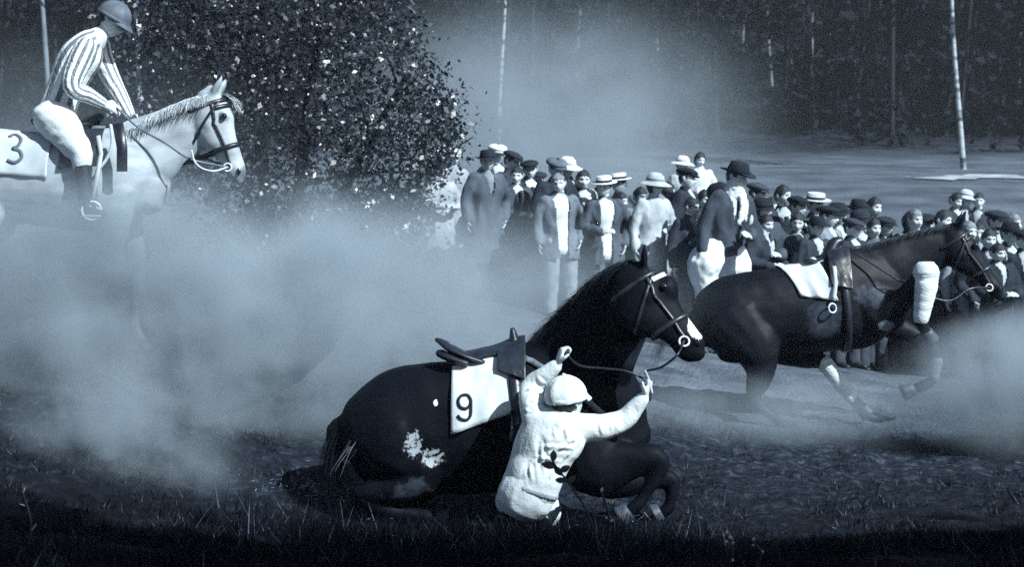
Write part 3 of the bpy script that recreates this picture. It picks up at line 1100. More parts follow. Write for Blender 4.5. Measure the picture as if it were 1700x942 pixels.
M_GREY = coat('pale_grey_coat', 0.40, 0.24, gbase, [(G(1.30, 1.24), (.14, .2, .12), 0.10, 9, .25, .5), (HG.at(.29, .0, -.1), (.07, .09, .07), .06, 12, .2, .45), (HG.at(-.13, .03, -.05), (.08, .06, .09), .03, 12, .15, .4), (G(.2, .95), (.6, .5, .35), .26, 4, .25, .6)], rough=.6, scale=7, spec=.25, bump=.08)
TG.add('body', gv, M_GREY)
for (a, b) in LEGS_G: hoof(TG, a, b, M_HOOF)
eyes(TG, HG)
brG = bridle(TG, HG, bvG, pale_brow=False)
roots, dirs = [], []
for i in range(900):
    t = random.random()
    c = Vector(G(.50, 1.545)).lerp(G(1.07, 1.80), t) + Vector((0, 0, .035 * math.sin(math.pi * t)))
    c.y += random.uniform(-.015, .02)
    roots.append(c); dirs.append(Vector((-.05, -.75 + random.uniform(-.2, .2), .35)))
M_MANE = mat('pale_grey_mane', 0.5, 0.25, 20, rough=.6)
strands('mane', TG, roots, dirs, .19, .0035, M_MANE, droop=1.6)
roots, dirs = [], []
for i in range(60):
    roots.append(HG.at(.02, .04, random.uniform(-.04, .04))); dirs.append((HG.f * .9 + HG.a * random.uniform(.0, .6) + HG.lat * random.uniform(-.3, .3)).normalized())
strands('forelock', TG, roots, dirs, .17, .006, M_MANE, droop=1.5)
roots, dirs = [], []
for i in range(160):
    roots.append(G(-.88, 1.35) + Vector((random.uniform(-.02, .02), random.uniform(-.03, .03), random.uniform(-.04, .02)))); dirs.append(Vector((-.7, random.uniform(-.2, .2), -.2)))
strands('tail', TG, roots, dirs, .85, .008, M_MANE, seg=8, droop=4)

# saddle cloth with a 3, saddle, girth, stirrup: one thing each where it could be lifted off
cG = mk
TC = Thing('saddle_cloth', 'white saddle cloth with faded number 3 on the grey horse', 'saddle cloth', G(-.25, 1.5))
xa, xb = -.40, .02
cv = wrap(bvG, (G(xa, 1.2), G(xb, 1.2)), (-1.2, -1.2), (1.42, 1.55), .006)
TC.add('cloth', cv, mat('dusty_saddle_cloth', .5, .36, 5, rough=.9))
cb = bvh_of(cv)
TC.add('numeral', pixel_stroke(cb, [(15, 228), (26, 224), (35, 232), (30, 243), (22, 247), (33, 251), (36, 262), (25, 270), (12, 266)], .022), M_DIGIT2)
TS = Thing('saddle', 'dark leather saddle under the mounted jockey', 'saddle', G(.15, 1.55))
TS.add('seat', fuse([tube([(G(-.13, 1.605), .15, .035), (G(-.04, 1.565), .15, .035), (G(.1, 1.555), .12, .035), (G(.24, 1.60), .08, .045), (G(.30, 1.645), .05, .03)], n=16, sub=4)], .012, 2), M_LEATHER)
TS.add('flap', wrap(bvG, (G(.10, 1.2), G(.36, 1.2)), (.35, .35), (1.35, 1.25), .02, thick=.012), M_LEATHER)
TS.add('flap', wrap(bvG, (G(.10, 1.2), G(.36, 1.2)), (-1.3, -1.2), (-.35, -.35), .02, thick=.012), M_LEATHER)
TS.add('girth', ring_on(bvG, G(.31, 1.2), (1, 0, 0), .09, .012, R=.8, start=(0, 0, 1), n=60, off=.012, rmax=.45), M_TAN)
TS.add('stirrup_leather', ribbon([P(163, 225, 10.86), P(168, 255, 10.83), P(160, 300, 10.82), P(152, 335, 10.82)], [NEAR] * 4, .028, .006), M_REIN)
TS.add('pad_edge', wire([P(184, 208, 10.86), P(186, 235, 10.84), P(178, 262, 10.84), P(160, 286, 10.84)], .011, 8), M_REIN)
TS.add('buckle_strap', ribbon([P(196, 205, 10.87), P(203, 245, 10.85), P(203, 285, 10.85)], [NEAR] * 3, .07, .012), M_LEATHER)
st = P(152, 350, 10.82)
TS.add('stirrup', join([torus(st, (0.2, -1, 0), .062, .010, a0=0, a1=2 * math.pi), tube([(st + Vector((-.06, 0, -.035)), .02, .008), (st + Vector((.06, 0, -.035)), .02, .008)], n=8, side=(0, 1, 0), sub=1)]), M_STEEL)

# ---------------- the fallen dark horse number 9
D9 = 9.5
def Q(px, py, D=D9):
    return P(px, py, D)
S9 = F / D9
base9 = Q(830, 850); base9.z = g(base9.x, base9.y)
T9 = Thing('dark_horse', 'fallen dark horse with number 9 cloth, hindquarters down, head raised', 'horse', base9)
secs = [(572, 690, 765, .13), (592, 655, 795, .22), (640, 622, 822, .30), (700, 604, 825, .31), (770, 598, 822, .32), (840, 584, 812, .31), (900, 566, 800, .28), (955, 562, 795, .24), (1000, 610, 800, .20), (1035, 680, 795, .14)]
parts = [tube([(Q(px, (a + b) / 2), w, (b - a) / 2 / S9) for (px, a, b, w) in secs], n=28, sub=4)]
neck = [((925, 690), 9.5, .17, .36), ((958, 628), 9.45, .14, .30), ((1000, 560), 9.32, .11, .235), ((1032, 515), 9.2, .095, .20), ((1058, 480), 9.1, .085, .15)]
parts.append(tube([(P(c[0], c[1], d), w, h) for (c, d, w, h) in neck], n=20, sub=4))
H9 = Head(P(1071, 446, 9.08), P(1168, 582, 8.92), (-.12, 1, 0), (1, 0, .6))
parts += H9.tubes(earlen=.13, eardir=(.02, -.05, 1), deep=1.36)
parts.append(ball(P(1108, 486, 9.02), .06, .065, .10))
# hind leg folded beneath, fore legs struggling
LG9 = []
for s, dd in ((-1, -.17), (1, .17)):
    o = 10 * s
    j = [(Q(650, 730, D9 + dd), .16, .27), (Q(705, 790 + o, D9 + dd * 1.15), .11, .15), (Q(655, 812, D9 + dd * 1.2), .075, .085), (Q(600, 822, D9 + dd * 1.15), .05, .06), (Q(640, 848, D9 + dd * 1.1), .036, .04), (Q(690, 856, D9 + dd), .036, .038), (Q(706, 858, D9 + dd), .043, .045), (Q(725, 862, D9 + dd), .04, .04)]
    parts.append(leg(j)); LG9.append((j[-2][0], Q(742, 866, D9 + dd)))
    if s < 0:
        j = [(Q(965, 700, D9 - .13), .12, .2), (Q(985, 775, D9 - .17), .13, .19), (Q(1040, 768, D9 - .2), .09, .12), (Q(1092, 758, D9 - .22), .06, .065), (Q(1094, 782, D9 - .22), .05, .055), (Q(1072, 820, D9 - .22), .038, .042), (Q(1060, 838, D9 - .22), .044, .046), (Q(1046, 848, D9 - .22), .04, .04)]
    else:
        j = [(Q(965, 700, D9 + .13), .12, .2), (Q(1000, 790, D9 + .16), .09, .13), (Q(1060, 800, D9 + .18), .07, .08), (Q(1112, 795, D9 + .18), .055, .06), (Q(1116, 812, D9 + .18), .045, .05), (Q(1112, 834, D9 + .18), .038, .04), (Q(1108, 845, D9 + .18), .042, .042), (Q(1098, 850, D9 + .18), .04, .04)]
    parts.append(leg(j)); LG9.append((j[-2][0], j[-1][0] + (j[-1][0] - j[-2][0]) * 1.3))
v9 = wrinkle(fuse(parts, .014, 4), .013, (4, 4, 4), 1.0, ridged=False)
bv9 = bvh_of(v9)
M_DARK9 = coat('near_black_coat', 0.005, 0.003, base9, [(Q(686, 738, D9 - .33), (.12, .35, .19), .34, 48, .38, .52), (Q(716, 762, D9 - .33), (.17, .35, .13), .42, 42, .36, .5), (H9.at(.74, .05), (.085, .2, .24), .78, 8, .10, .25), (Q(723, 670, D9 - .31), (.03, .2, .045), .6, 40, .3, .4), (Q(690, 820, D9 - .3), (.35, .4, .18), .05, 14, .3, .5), (P(1050, 590, 9.2), (.28, .3, .2), .03, 6, .2, .5)], rough=.6, spec=.08)  # mottled flank patches: sun glint painted as coat colour; the blaze is a marking
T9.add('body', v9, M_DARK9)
for (a, b) in LG9: hoof(T9, a, b, M_HOOF)
eyes(T9, H9)
br9 = bridle(T9, H9, bv9)
M_MANE9 = mat('dark_mane', 0.035, 0.012, 20, rough=.6, spec=.2)
roots, dirs = [], []
crest = [Q(905, 556, 9.47), P(960, 502, 9.38), P(1008, 456, 9.25), P(1050, 434, 9.1)]
cc = catmull([tuple(c) for c in crest], 20)
for i in range(2600):
    c = Vector(random.choice(cc))
    roots.append(c + Vector((random.uniform(-.02, .02), random.uniform(-.03, .03), random.uniform(-.03, .01))))
    dirs.append(Vector((-.9 + random.uniform(-.2, .2), random.uniform(-.25, .3), .12 + random.uniform(-.35, .25))).normalized())
strands('mane', T9, roots, dirs, .19, .0026, M_MANE9, droop=1.7)
roots, dirs = [], []
for i in range(1100):
    roots.append(Q(576, 700, D9 - .02) + Vector((random.uniform(-.02, .03), random.uniform(-.04, .04), random.uniform(-.05, .03))))
    dirs.append(Vector((-.55 + random.uniform(-.3, .3), random.uniform(-.5, .2), -.35 + random.uniform(-.3, .3))).normalized())
tl = strands('tail', T9, roots, dirs, .42, .0018, mat('black_tail', .012, .006, 20, rough=.7, spec=.1), seg=8, droop=3.2)
roots, dirs = [], []
for i in range(9):
    roots.append(Q(584, 742, D9 - .32) + Vector((random.uniform(-.02, .03), random.uniform(-.03, .02), random.uniform(-.06, .04))))
    dirs.append(Vector((-.5 + random.uniform(-.1, .1), -.25, -.75)).normalized())
strands('tail_hair', T9, roots, dirs, .19, .0025, mat('pale_tail_hair', .10, .05, 20), seg=5, droop=.1, parent=tl)

TC9 = Thing('saddle_cloth', 'white saddle cloth with black number 9 on the fallen horse', 'saddle cloth', Q(800, 600))
c9 = wrap(bv9, (Q(752, 705), Q(866, 695)), (-1.1, -1.1), (1.62, 1.30), .012, wob=.011)
TC9.add('cloth', c9, M_CLOTH)
cb9 = bvh_of(c9)
TC9.add('numeral', pixel_stroke(cb9, [(782, 664), (776, 657), (766, 658), (761, 666), (764, 676), (773, 679), (781, 672), (782, 664)], .016), M_DIGIT)
TC9.add('numeral', pixel_stroke(cb9, [(782, 664), (782, 678), (781, 691), (774, 698), (765, 696), (760, 690)], .016), M_DIGIT)
TS9 = Thing('saddle', 'dark racing saddle with raised cantle on the fallen horse', 'saddle', Q(800, 590))
TS9.add('seat', fuse([tube([(Q(745, 574), .13, .03), (Q(762, 588), .15, .03), (Q(795, 598), .13, .03), (Q(830, 590), .09, .032), (Q(856, 573), .06, .03)], n=16, sub=4)], .01, 2), M_TAN)
TS9.add('cantle', tube([(Q(740, 572, D9 - .02), .10, .022), (Q(754, 582, D9 - .08), .10, .024), (Q(775, 592, D9 - .13), .07, .02), (Q(803, 602, D9 - .15), .03, .012)], n=12, sub=4), M_LEATHER)
TS9.add('cantle', tube([(Q(733, 588, D9 - .1), .05, .026), (Q(750, 596, D9 - .15), .05, .024), (Q(775, 604, D9 - .18), .03, .016)], n=12, sub=4), M_LEATHER)
TS9.add('pommel', tube([(Q(851, 548), .025, .016), (Q(855, 570), .07, .035), (Q(864, 592), .10, .03)], n=12, sub=4, side=(0, 1, 0)), M_LEATHER)
TS9.add('girth', ring_on(bv9, Q(862, 700), (1, 0, .1), .07, .012, R=.8, start=(0, 0, 1), n=60, off=.018, rmax=.46), M_LEATHER)
TS9.add('stirrup_leather', strap_on(bvh_of(join([c9, v9])), [Q(822, 592, D9 - .2), Q(846, 620, D9 - .3), Q(856, 680, D9 - .36), Q(852, 740, D9 - .4)], .028, .007, .014), M_TAN)
TS9.add('flap', wrap(bv9, (Q(826, 705), Q(872, 695)), (.25, .25), (.62, .85), .04, thick=.01, wob=.002), M_LEATHER)
# breast strap and pale rolled pad in front of the saddle
TS9.add('breast_strap', strap_on(bv9, [Q(868, 585, D9 - .2), Q(905, 600, D9 - .3), Q(950, 640, D9 - .3), Q(1000, 690, D9 - .2)], .035, .008, .006), M_TAN)
TS9.add('panel', wrap(bv9, (Q(748, 705), Q(872, 695)), (-.75, -.75), (.38, .30), .016, thick=.028), M_LEATHER)

# ---------------- the bolting dark horse on the right
DR = 13.0
SR = F / DR
def R(px, py, dy=0.0):
    return P(px, py, DR + dy)
baseR = R(1380, 690); baseR.z = g(baseR.x, baseR.y)
TR = Thing('dark_horse', 'riderless dark horse with bandaged legs plunging forward at the right', 'horse', baseR)
secs = [(1163, 510, 580, .11), (1182, 476, 600, .21), (1225, 456, 604, .27), (1285, 445, 594, .28), (1340, 440, 588, .29), (1390, 418, 584, .28), (1425, 410, 580, .24), (1460, 420, 566, .20), (1490, 445, 545, .14)]
parts = [tube([(R(px, (a + b) / 2), w, (b - a) / 2 / SR) for (px, a, b, w) in secs], n=28, sub=4)]
neck = [((1425, 487), .16, .36), ((1465, 460), .13, .29), ((1505, 434), .10, .225), ((1545, 418), .085, .18), ((1578, 408), .078, .145)]
parts.append(tube([(R(*c), w, h) for (c, w, h) in neck], n=20, sub=4))
HR = Head(R(1592, 380, -.02), R(1664, 488, -.1), (0, 1, 0), (1, 0, .7))
parts += HR.tubes(earlen=.16, eardir=(.35, 0, 1))
LGR = []
# raised near fore, folded far fore, hind legs driving forward
nf = [(R(1445, 500, -.15), .12, .2), (R(1462, 530, -.2), .09, .13), (R(1500, 496, -.3), .07, .09), (R(1533, 458, -.4), .06, .065), (R(1538, 470, -.42), .05, .055), (R(1533, 505, -.42), .036, .04), (R(1529, 535, -.42), .044, .046), (R(1537, 550, -.4), .04, .04)]
ff = [(R(1450, 500, .13), .11, .18), (R(1480, 540, .12), .085, .12), (R(1515, 556, .1), .065, .08), (R(1546, 574, .08), .05, .055), (R(1555, 600, .08), .042, .045), (R(1550, 628, .08), .034, .038), (R(1535, 640, .08), .043, .043), (R(1518, 646, .08), .04, .04)]
nh = [(R(1218, 530, -.14), .17, .29), (R(1255, 580, -.2), .14, .2), (R(1262, 622, -.22), .09, .11), (R(1250, 662, -.25), .05, .06), (R(1268, 682, -.26), .042, .046), (R(1296, 704, -.28), .036, .04), (R(1310, 714, -.28), .044, .046), (R(1324, 722, -.28), .04, .04)]
fh = [(R(1225, 525, .15), .15, .26), (R(1290, 572, .14), .12, .17), (R(1332, 592, .1), .085, .095), (R(1368, 602, .05), .055, .06), (R(1384, 622, .04), .046, .05), (R(1404, 650, .02), .04, .044), (R(1416, 664, .02), .046, .048), (R(1428, 676, .02), .04, .04)]
for j in (nf, ff, nh, fh):
    parts.append(leg(j)); LGR.append((j[-2][0], j[-1][0] + (j[-1][0] - j[-2][0]) * 1.2))
vR = wrinkle(fuse(parts, .014, 4), .013, (4, 4, 4), 2.0, ridged=False)
bvR = bvh_of(vR)
M_DARKR = coat('dark_bay_coat', 0.007, 0.004, baseR, [(R(1372, 530, -.3), (.26, .3, .3), .045, 22, .10, .55), (R(1445, 490, -.25), (.3, .35, .22), .05, 20, .25, .6), (R(1470, 540, -.25), (.16, .3, .1), .2, 18, .3, .5)], rough=.55, spec=.14)  # pale flank and shoulder patches: sheen painted into the coat, with dust and lather
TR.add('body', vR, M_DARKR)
for (a, b) in LGR: hoof(TR, a, b, M_HOOF)
eyes(TR, HR)
brR = bridle(TR, HR, bvR, pale_brow=False)
bandage(TR, nf[3][0] + Vector((.02, 0, .03)), nf[3][0] + Vector((.02, 0, -.06)), .105)
bandage(TR, nf[4][0] + Vector((.0, 0, -.01)), nf[6][0] + Vector((0, 0, .02)), .092, taper=.36)
bandage(TR, fh[3][0], fh[6][0], .068, taper=.25)
bandage(TR, ff[4][0], ff[5][0], .05, mat('grey_leg_bandage', .22, .12, 9, rough=.9))
roots, dirs = [], []
cc = catmull([tuple(R(*c)) for c in ((1405, 408), (1450, 402), (1500, 388), (1545, 376), (1585, 368))], 20)
for i in range(900):
    roots.append(Vector(random.choice(cc)) + Vector((random.uniform(-.02, .02), random.uniform(-.02, .02), -.015)))
    dirs.append(Vector((-.6, -.5 + random.uniform(-.3, .3), .1)).normalized())
strands('mane', TR, roots, dirs, .13, .003, M_MANE9, droop=1.0)
roots, dirs = [], []
for i in range(160):
    roots.append(R(1168, 505) + Vector((random.uniform(-.02, .02), random.uniform(-.03, .03), random.uniform(-.04, .03))))
    dirs.append(Vector((-.8, random.uniform(-.2, .3), .0)).normalized())
strands('tail', TR, roots, dirs, .6, .008, M_MANE9, seg=8, droop=2.0)
TCR = Thing('saddle_cloth', 'plain white saddle cloth on the riderless horse at the right', 'saddle cloth', R(1335, 440))
TCR.add('cloth', wrap(bvR, (R(1288, 515), R(1345, 515)), (-1.0, -1.0), (1.15, 1.28), .008, shear=.13, wob=.008), M_CLOTH)
TSR = Thing('saddle', 'empty dark saddle on the riderless horse at the right', 'saddle', R(1370, 420))
TSR.add('seat', fuse([tube([(R(1336, 433), .14, .03), (R(1350, 436), .15, .035), (R(1370, 428), .11, .04), (R(1385, 405), .07, .05), (R(1395, 400), .05, .035)], n=16, sub=4)], .012, 2), M_LEATHER)
TSR.add('flap', wrap(bvR, (R(1368, 510), R(1404, 505)), (.2, .2), (1.0, 1.15), .02, thick=.015), M_LEATHER)
TSR.add('girth', ring_on(bvR, R(1395, 505), (1, 0, .1), .055, .01, R=.8, start=(0, 0, 1), n=60, off=.01, rmax=.42), M_LEATHER)
TSR.add('stirrup_leather', strap_on(bvR, [R(1385, 440, -.25), R(1388, 470, -.3), R(1384, 500, -.32)], .03, .008, .03), M_REIN)
s_ = R(1382, 512, -.325)
TSR.add('stirrup', torus(s_, (.5, -1, .1), .036, .006), M_STEEL)
# ------------------------------------------------------------------ people
M_SKIN = mat('skin', 0.56, 0.42, 14, rough=0.55, spec=0.3)
M_SKIND = mat('weathered_skin', 0.30, 0.22, 14, rough=0.55, spec=0.3)
M_HAIRD = mat('dark_hair', 0.016, 0.008, 40, rough=0.5, spec=0.4, bump=0.5, bscale=150)
M_HAIRL = mat('fair_hair', 0.22, 0.12, 40, rough=0.5, spec=0.4, bump=0.5, bscale=150)
M_FEYE = mat('face_eye', 0.17, 0.12, 10, rough=0.2)
M_LIP = mat('lips', 0.38, 0.3, 10, rough=0.5)
M_SHOE = mat('dark_shoe', 0.02, 0.01, 10, rough=0.4)

def gs(x, s): return math.exp(-(x / s) ** 2)
def head_mesh(n=44, m=40, hair=False, grow=1.0):
    """head centred at 0, facing -Y; height .235"""
    V, Fc, mi = [], [], []
    for j in range(m + 1):
        ph = math.pi * j / m
        for i in range(n):
            th = 2 * math.pi * i / n
            x, y, z = math.sin(ph) * math.cos(th), math.sin(ph) * math.sin(th), math.cos(ph)
            X, Y, Z = x * .074, y * .096, z * .118
            low = max(0.0, -z)
            X *= 1 - .30 * low ** 1.4
            if y > 0: Y *= 1 - .45 * low ** 1.1
            else:
                Y *= .93
                Y -= .012 * low * (-y)
            front = max(0.0, -y)
            if not hair and front > 0.15:
                fr = min(1.0, (front - .15) * 2)
                Y -= fr * .024 * gs(X, .011 + .006 * max(0, min(1, (.015 - Z) / .05))) * gs(Z + .026, .024)      # nose
                Y -= fr * .006 * gs(Z - .026, .012) * gs(abs(X) - .03, .03)                                          # brow
                Y += fr * .013 * gs(abs(X) - .031, .016) * gs(Z - .004, .015)                                        # eye socket
                Y -= fr * .006 * gs(X, .022) * gs(Z + .064, .008) - fr * .006 * gs(X, .028) * gs(Z + .072, .004)   # lips
                Y -= fr * .006 * gs(X, .02) * gs(Z + .098, .016)                                                     # chin
                Y -= fr * .004 * gs(abs(X) - .045, .018) * gs(Z + .025, .02)                                         # cheekbone
            V.append(Vector((X * grow, Y * grow, Z * grow)))
    for j in range(m):
        for i in range(n):
            i2 = (i + 1) % n
            Fc.append((j * n + i, (j + 1) * n + i, (j + 1) * n + i2, j * n + i2))
            c = (V[j * n + i] + V[(j + 1) * n + i2]) * .5 / grow
            k = 0
            if c.y < -.03:
                if abs(abs(c.x) - .031) < .012 and abs(c.z - .003) < .006: k = 2
                elif abs(abs(c.x) - .031) < .019 and abs(c.z - .0265) < .005: k = 1
                elif abs(c.x) < .024 and abs(c.z + .070) < .006: k = 3
            mi.append(k)
    # ears
    for s in (-1, 1):
        b = len(V)
        e = tube([(Vector((.070 * s, .012, -.03)), .006, .012), (Vector((.078 * s, .016, .0)), .008, .018), (Vector((.078 * s, .018, .022)), .006, .012)], n=10, side=(1, 0, 0), sub=2)
        if not hair:
            V += e[0]
            Fc += [tuple(q + b for q in f) for f in e[1]]
            mi += [0] * len(e[1])
    return V, Fc, mi
HEADM = head_mesh()
def hair_mesh(longer=False, grow=1.045):
    V, Fc, _ = head_mesh(32, 30, hair=True, grow=grow)
    keep = []
    for f in Fc:
        c = sum((V[i] for i in f), Vector()) / len(f)
        line = .050 - .75 * (c.y + .07) + .014 * noise.noise(c * 45) + .12 * c.x
        if longer: line = min(line, -.09 if c.y > -.025 else line)
        else: line = max(line, -.065)
        if c.z > line: keep.append(f)
    used = sorted({i for f in keep for i in f}); mp = {o: k for k, o in enumerate(used)}
    V2 = [V[i] + V[i].normalized() * (.004 + .010 * noise.noise(V[i] * 34)) for i in used]
    return V2, [tuple(mp[i] for i in f) for f in keep]
HAIRM = hair_mesh(); HAIRLM = hair_mesh(True, 1.10)

def frame(fwd, up=(0, 0, 1)):
    """matrix turning a -Y-facing, +Z-up model towards fwd"""
    y = -Vector(fwd).normalized()
    z = Vector(up); z = (z - y * z.dot(y)).normalized()
    x = y.cross(z)
    return Matrix((x, y, z)).transposed()

def hand_tubes(wr, d, pn, s=1.0, curl=0.6, thumb=1):
    """palm, four unequal bent fingers and a thumb; d = pointing direction, pn = palm normal (fingers curl towards it)"""
    wr, d, pn = Vector(wr), Vector(d).normalized(), Vector(pn)
    pn = (pn - d * pn.dot(d)).normalized()
    sd = d.cross(pn)
    out = [tube([(wr - d * .02 * s, .026 * s, .02 * s), (wr + d * .03 * s, .036 * s, .017 * s), (wr + d * .075 * s, .041 * s, .015 * s), (wr + d * .09 * s, .036 * s, .012 * s)], n=12, side=sd, sub=2)]
    for k, (o, l) in enumerate(((-.03, .066), (-.010, .076), (.011, .071), (.030, .056))):
        p = wr + d * .085 * s + sd * (o * s)
        dd = d.copy(); path = [(p - d * .015 * s, .0095 * s)]
        for q in range(3):
            a = curl * (0.9 if q else 0.6)
            dd = (dd * math.cos(a) + pn * math.sin(a)).normalized() if q == 0 else (dd * math.cos(a) + (pn * dd.dot(d) - d * dd.dot(pn)).normalized() * math.sin(a)).normalized()
            p = p + dd * (l * s * (.42, .33, .25)[q])
            path.append((p, (.009, .0085, .007)[q] * s))
        out.append(tube(path, n=8, side=sd, sub=2))
    t0 = wr + d * .025 * s + sd * (-.03 * s * thumb)
    t1 = t0 + (d * .6 - sd * thumb * .7 + pn * .35).normalized() * .035 * s
    t2 = t1 + (d * .8 - sd * thumb * .1 + pn * .6).normalized() * .03 * s
    out.append(tube([(t0, .013 * s), (t1, .011 * s), (t2, .008 * s)], n=8, side=sd, sub=2))
    return out

# ---- standing figures for the crowd: a few poses, each shared between copies
def joints(pose):
    J = {}
    for s, k in ((1, 'L'), (-1, 'R')):
        p = pose if isinstance(pose, str) else pose[0 if s > 0 else 1]
        sh = Vector((.175 * s, 0, 1.43))
        if p == 'down': el, wr, hd = Vector((.235 * s, .03, 1.16)), Vector((.245 * s, -.03, .92)), Vector((0.02 * s, -.15, -1))
        elif p == 'hip': el, wr, hd = Vector((.40 * s, .10, 1.22)), Vector((.20 * s, -.07, 1.06)), Vector((-.7 * s, -.4, -.3))
        elif p == 'pocket': el, wr, hd = Vector((.30 * s, .09, 1.17)), Vector((.21 * s, -.06, .95)), Vector((-.3 * s, -.3, -.9))
        elif p == 'front': el, wr, hd = Vector((.25 * s, -.03, 1.17)), Vector((.09 * s, -.24, 1.12)), Vector((-.8 * s, -.5, .2))
        elif p == 'chin': el, wr, hd = Vector((.23 * s, -.12, 1.19)), Vector((.08 * s, -.19, 1.40)), Vector((-.3 * s, -.1, 1))
        J[k] = (sh, el, wr, hd)
    return J

POSES = ['down', ('pocket', 'down'), 'hip', 'front', ('front', 'down'), ('chin', 'pocket'), ('down', 'hip'), ('pocket', 'front')]
HEADROT = [(4, 3, 8), (8, -5, -22), (2, 4, 14), (12, 0, 5), (6, -4, 26), (5, 6, -12), (3, -3, 30), (9, 5, -30)]
def head_rot(pi):
    a, b, c = HEADROT[pi]
    return Matrix.Rotation(math.radians(c), 3, 'Z') @ Matrix.Rotation(math.radians(b), 3, 'Y') @ Matrix.Rotation(math.radians(a), 3, 'X')
def torso_tube(k, zlo, flare=1.0):
    secs = [(zlo, .185 * flare, .135 * flare), (.80, .19 + .01 * k, .138), (.95, .178, .128), (1.10, .160, .118), (1.26, .183, .132), (1.38, .185, .125), (1.455, .12, .095), (1.505, .066, .068)]
    secs = [q for i, q in enumerate(secs) if i == 0 or q[0] > zlo + .05]
    return tube([(Vector((0, 0.005, z)), w * k, d * k) for (z, w, d) in secs], n=24, side=(1, 0, 0), sub=3)
CACHE = {}
def pose_meshes(pi, need):
    res = CACHE.setdefault(pi, {})
    need = [k for k in need if k not in res]
    if not need: return res
    J = joints(POSES[pi])
    out = {}
    if 'body' in need:
        # the body: one continuous surface from head to feet
        pr = [tube([(Vector((0, 0, .90)), .13, .09), (Vector((0, 0, 1.1)), .12, .085), (Vector((0, 0, 1.36)), .145, .09), (Vector((0, .005, 1.46)), .075, .06), (Vector((0, -.005, 1.54)), .052, .056), (Vector((0, -.01, 1.60)), .05, .055)], n=16, side=(1, 0, 0), sub=2)]
        for k, s in (('L', 1), ('R', -1)):
            sh, el, wr, hd = J[k]
            pr.append(tube([(sh, .045), (el, .036), (wr, .027)], n=10, side=(0, 1, 0), sub=3))
            pr += hand_tubes(wr, hd, (-s, -.3, 0) if abs(hd.z) > .6 else (0, .5, -.5), 1.0, .45, thumb=1 if s > 0 else -1)
            pr.append(tube([(Vector((.09 * s, 0, .92)), .07), (Vector((.10 * s, -.01, .5)), .05), (Vector((.11 * s, .02, .1)), .035), (Vector((.12 * s, -.08, .05)), .03)], n=10, side=(1, 0, 0), sub=2))
        b = fuse(pr, .0105, 2)
        hr_ = head_rot(pi)
        hv = [hr_ @ v + Vector((0, -.012, 1.635)) for v in HEADM[0]]
        V = b[0] + hv
        Fc = b[1] + [tuple(i + len(b[0]) for i in f) for f in HEADM[1]]
        mi = [0] * len(b[1]) + HEADM[2]
        out['body'] = (V, Fc, mi)
    def sleeves(ex):
        r = []
        for k in 'LR':
            sh, el, wr, hd = J[k]
            r.append(tube([(sh + Vector((-.03 if k == 'L' else .03, 0, .0)), .07 + ex), (sh.lerp(el, .5), .062 + ex), (el, .054 + ex), (el.lerp(wr, .55), .050 + ex), (wr + (el - wr).normalized() * .01, .043 + ex)], n=12, side=(0, 1, 0), sub=3))
        return r
    def opening(vf, z0, w0, slope, hem=0):
        V, Fc = vf
        keep = []
        for f in Fc:
            c = sum((V[i] for i in f), Vector()) / len(f)
            if c.z < hem and abs(c.x) < .2 and c.z < hem - .02 * noise.noise(c * 6): continue
            c = c + Vector((.022 * noise.noise(Vector((c.z * 4, pi, 0))), 0, 0))
            if c.y < -.06 and z0 < c.z < 1.53 and abs(c.x) < w0 + (c.z - z0) * slope and abs(c.x) < .085: continue
            keep.append(f)
        return V, keep
    if 'shirt' in need or 'tie' in need: out['shirt'] = fuse([torso_tube(.965, .84)] + sleeves(-.006), .013, 2)
    if 'tie' in need: out['tie'] = strap_on(bvh_of(out['shirt']), [Vector((0, -.3, 1.475)), Vector((.004, -.3, 1.35)), Vector((0, -.3, 1.15))], .045, .008, .004)
    if 'jacket' in need: out['jacket'] = opening(wrinkle(fuse([torso_tube(1.09, .72, 1.08)] + sleeves(.006), .013, 3), .024, (8, 8, 4), pi), 1.10, .012, .17, .73)
    if 'open_jacket' in need: out['open_jacket'] = opening(wrinkle(fuse([torso_tube(1.09, .72, 1.08)] + sleeves(.006), .013, 3), .024, (8, 8, 4), pi + 3), .70, .048, .05, .73)
    if 'coat' in need: out['coat'] = opening(wrinkle(fuse([torso_tube(1.13, .42, 1.2)] + sleeves(.014), .015, 3), .02, (8, 8, 3), pi + 5), 1.22, .010, .2, .43)
    if 'pullover' in need: out['pullover'] = wrinkle(fuse([torso_tube(1.03, .78)] + sleeves(.0), .013, 3), .012, (9, 9, 6), pi + 7)
    if 'dress' in need: out['dress'] = wrinkle(fuse([torso_tube(1.03, .34, 1.35)] + sleeves(.0), .014, 3), .014, (11, 11, 3), pi + 9)
    leg_ = []
    for s in (1, -1):
        leg_.append(tube([(Vector((.085 * s, 0, .95)), .10), (Vector((.10 * s, -.01, .72)), .094), (Vector((.105 * s, -.015, .5)), .078), (Vector((.11 * s, .01, .25)), .073), (Vector((.115 * s, .01, .08)), .072, .08)], n=14, side=(1, 0, 0), sub=3))
    leg_.append(tube([(Vector((0, .005, .86)), .165, .115), (Vector((0, .005, 1.02)), .155, .11)], n=16, side=(1, 0, 0), sub=2))
    if 'trousers' in need: out['trousers'] = wrinkle(fuse(leg_, .013, 3), .014, (10, 10, 5), pi)
    for s, k in ((1, 'shoeL'), (-1, 'shoeR')):
        out[k] = tube([(Vector((.115 * s, .05, .045)), .038, .04), (Vector((.115 * s, .0, .05)), .043, .048), (Vector((.125 * s, -.09, .038)), .046, .036), (Vector((.13 * s, -.15, .028)), .036, .024)], n=12, side=(1, 0, 0), sub=3)
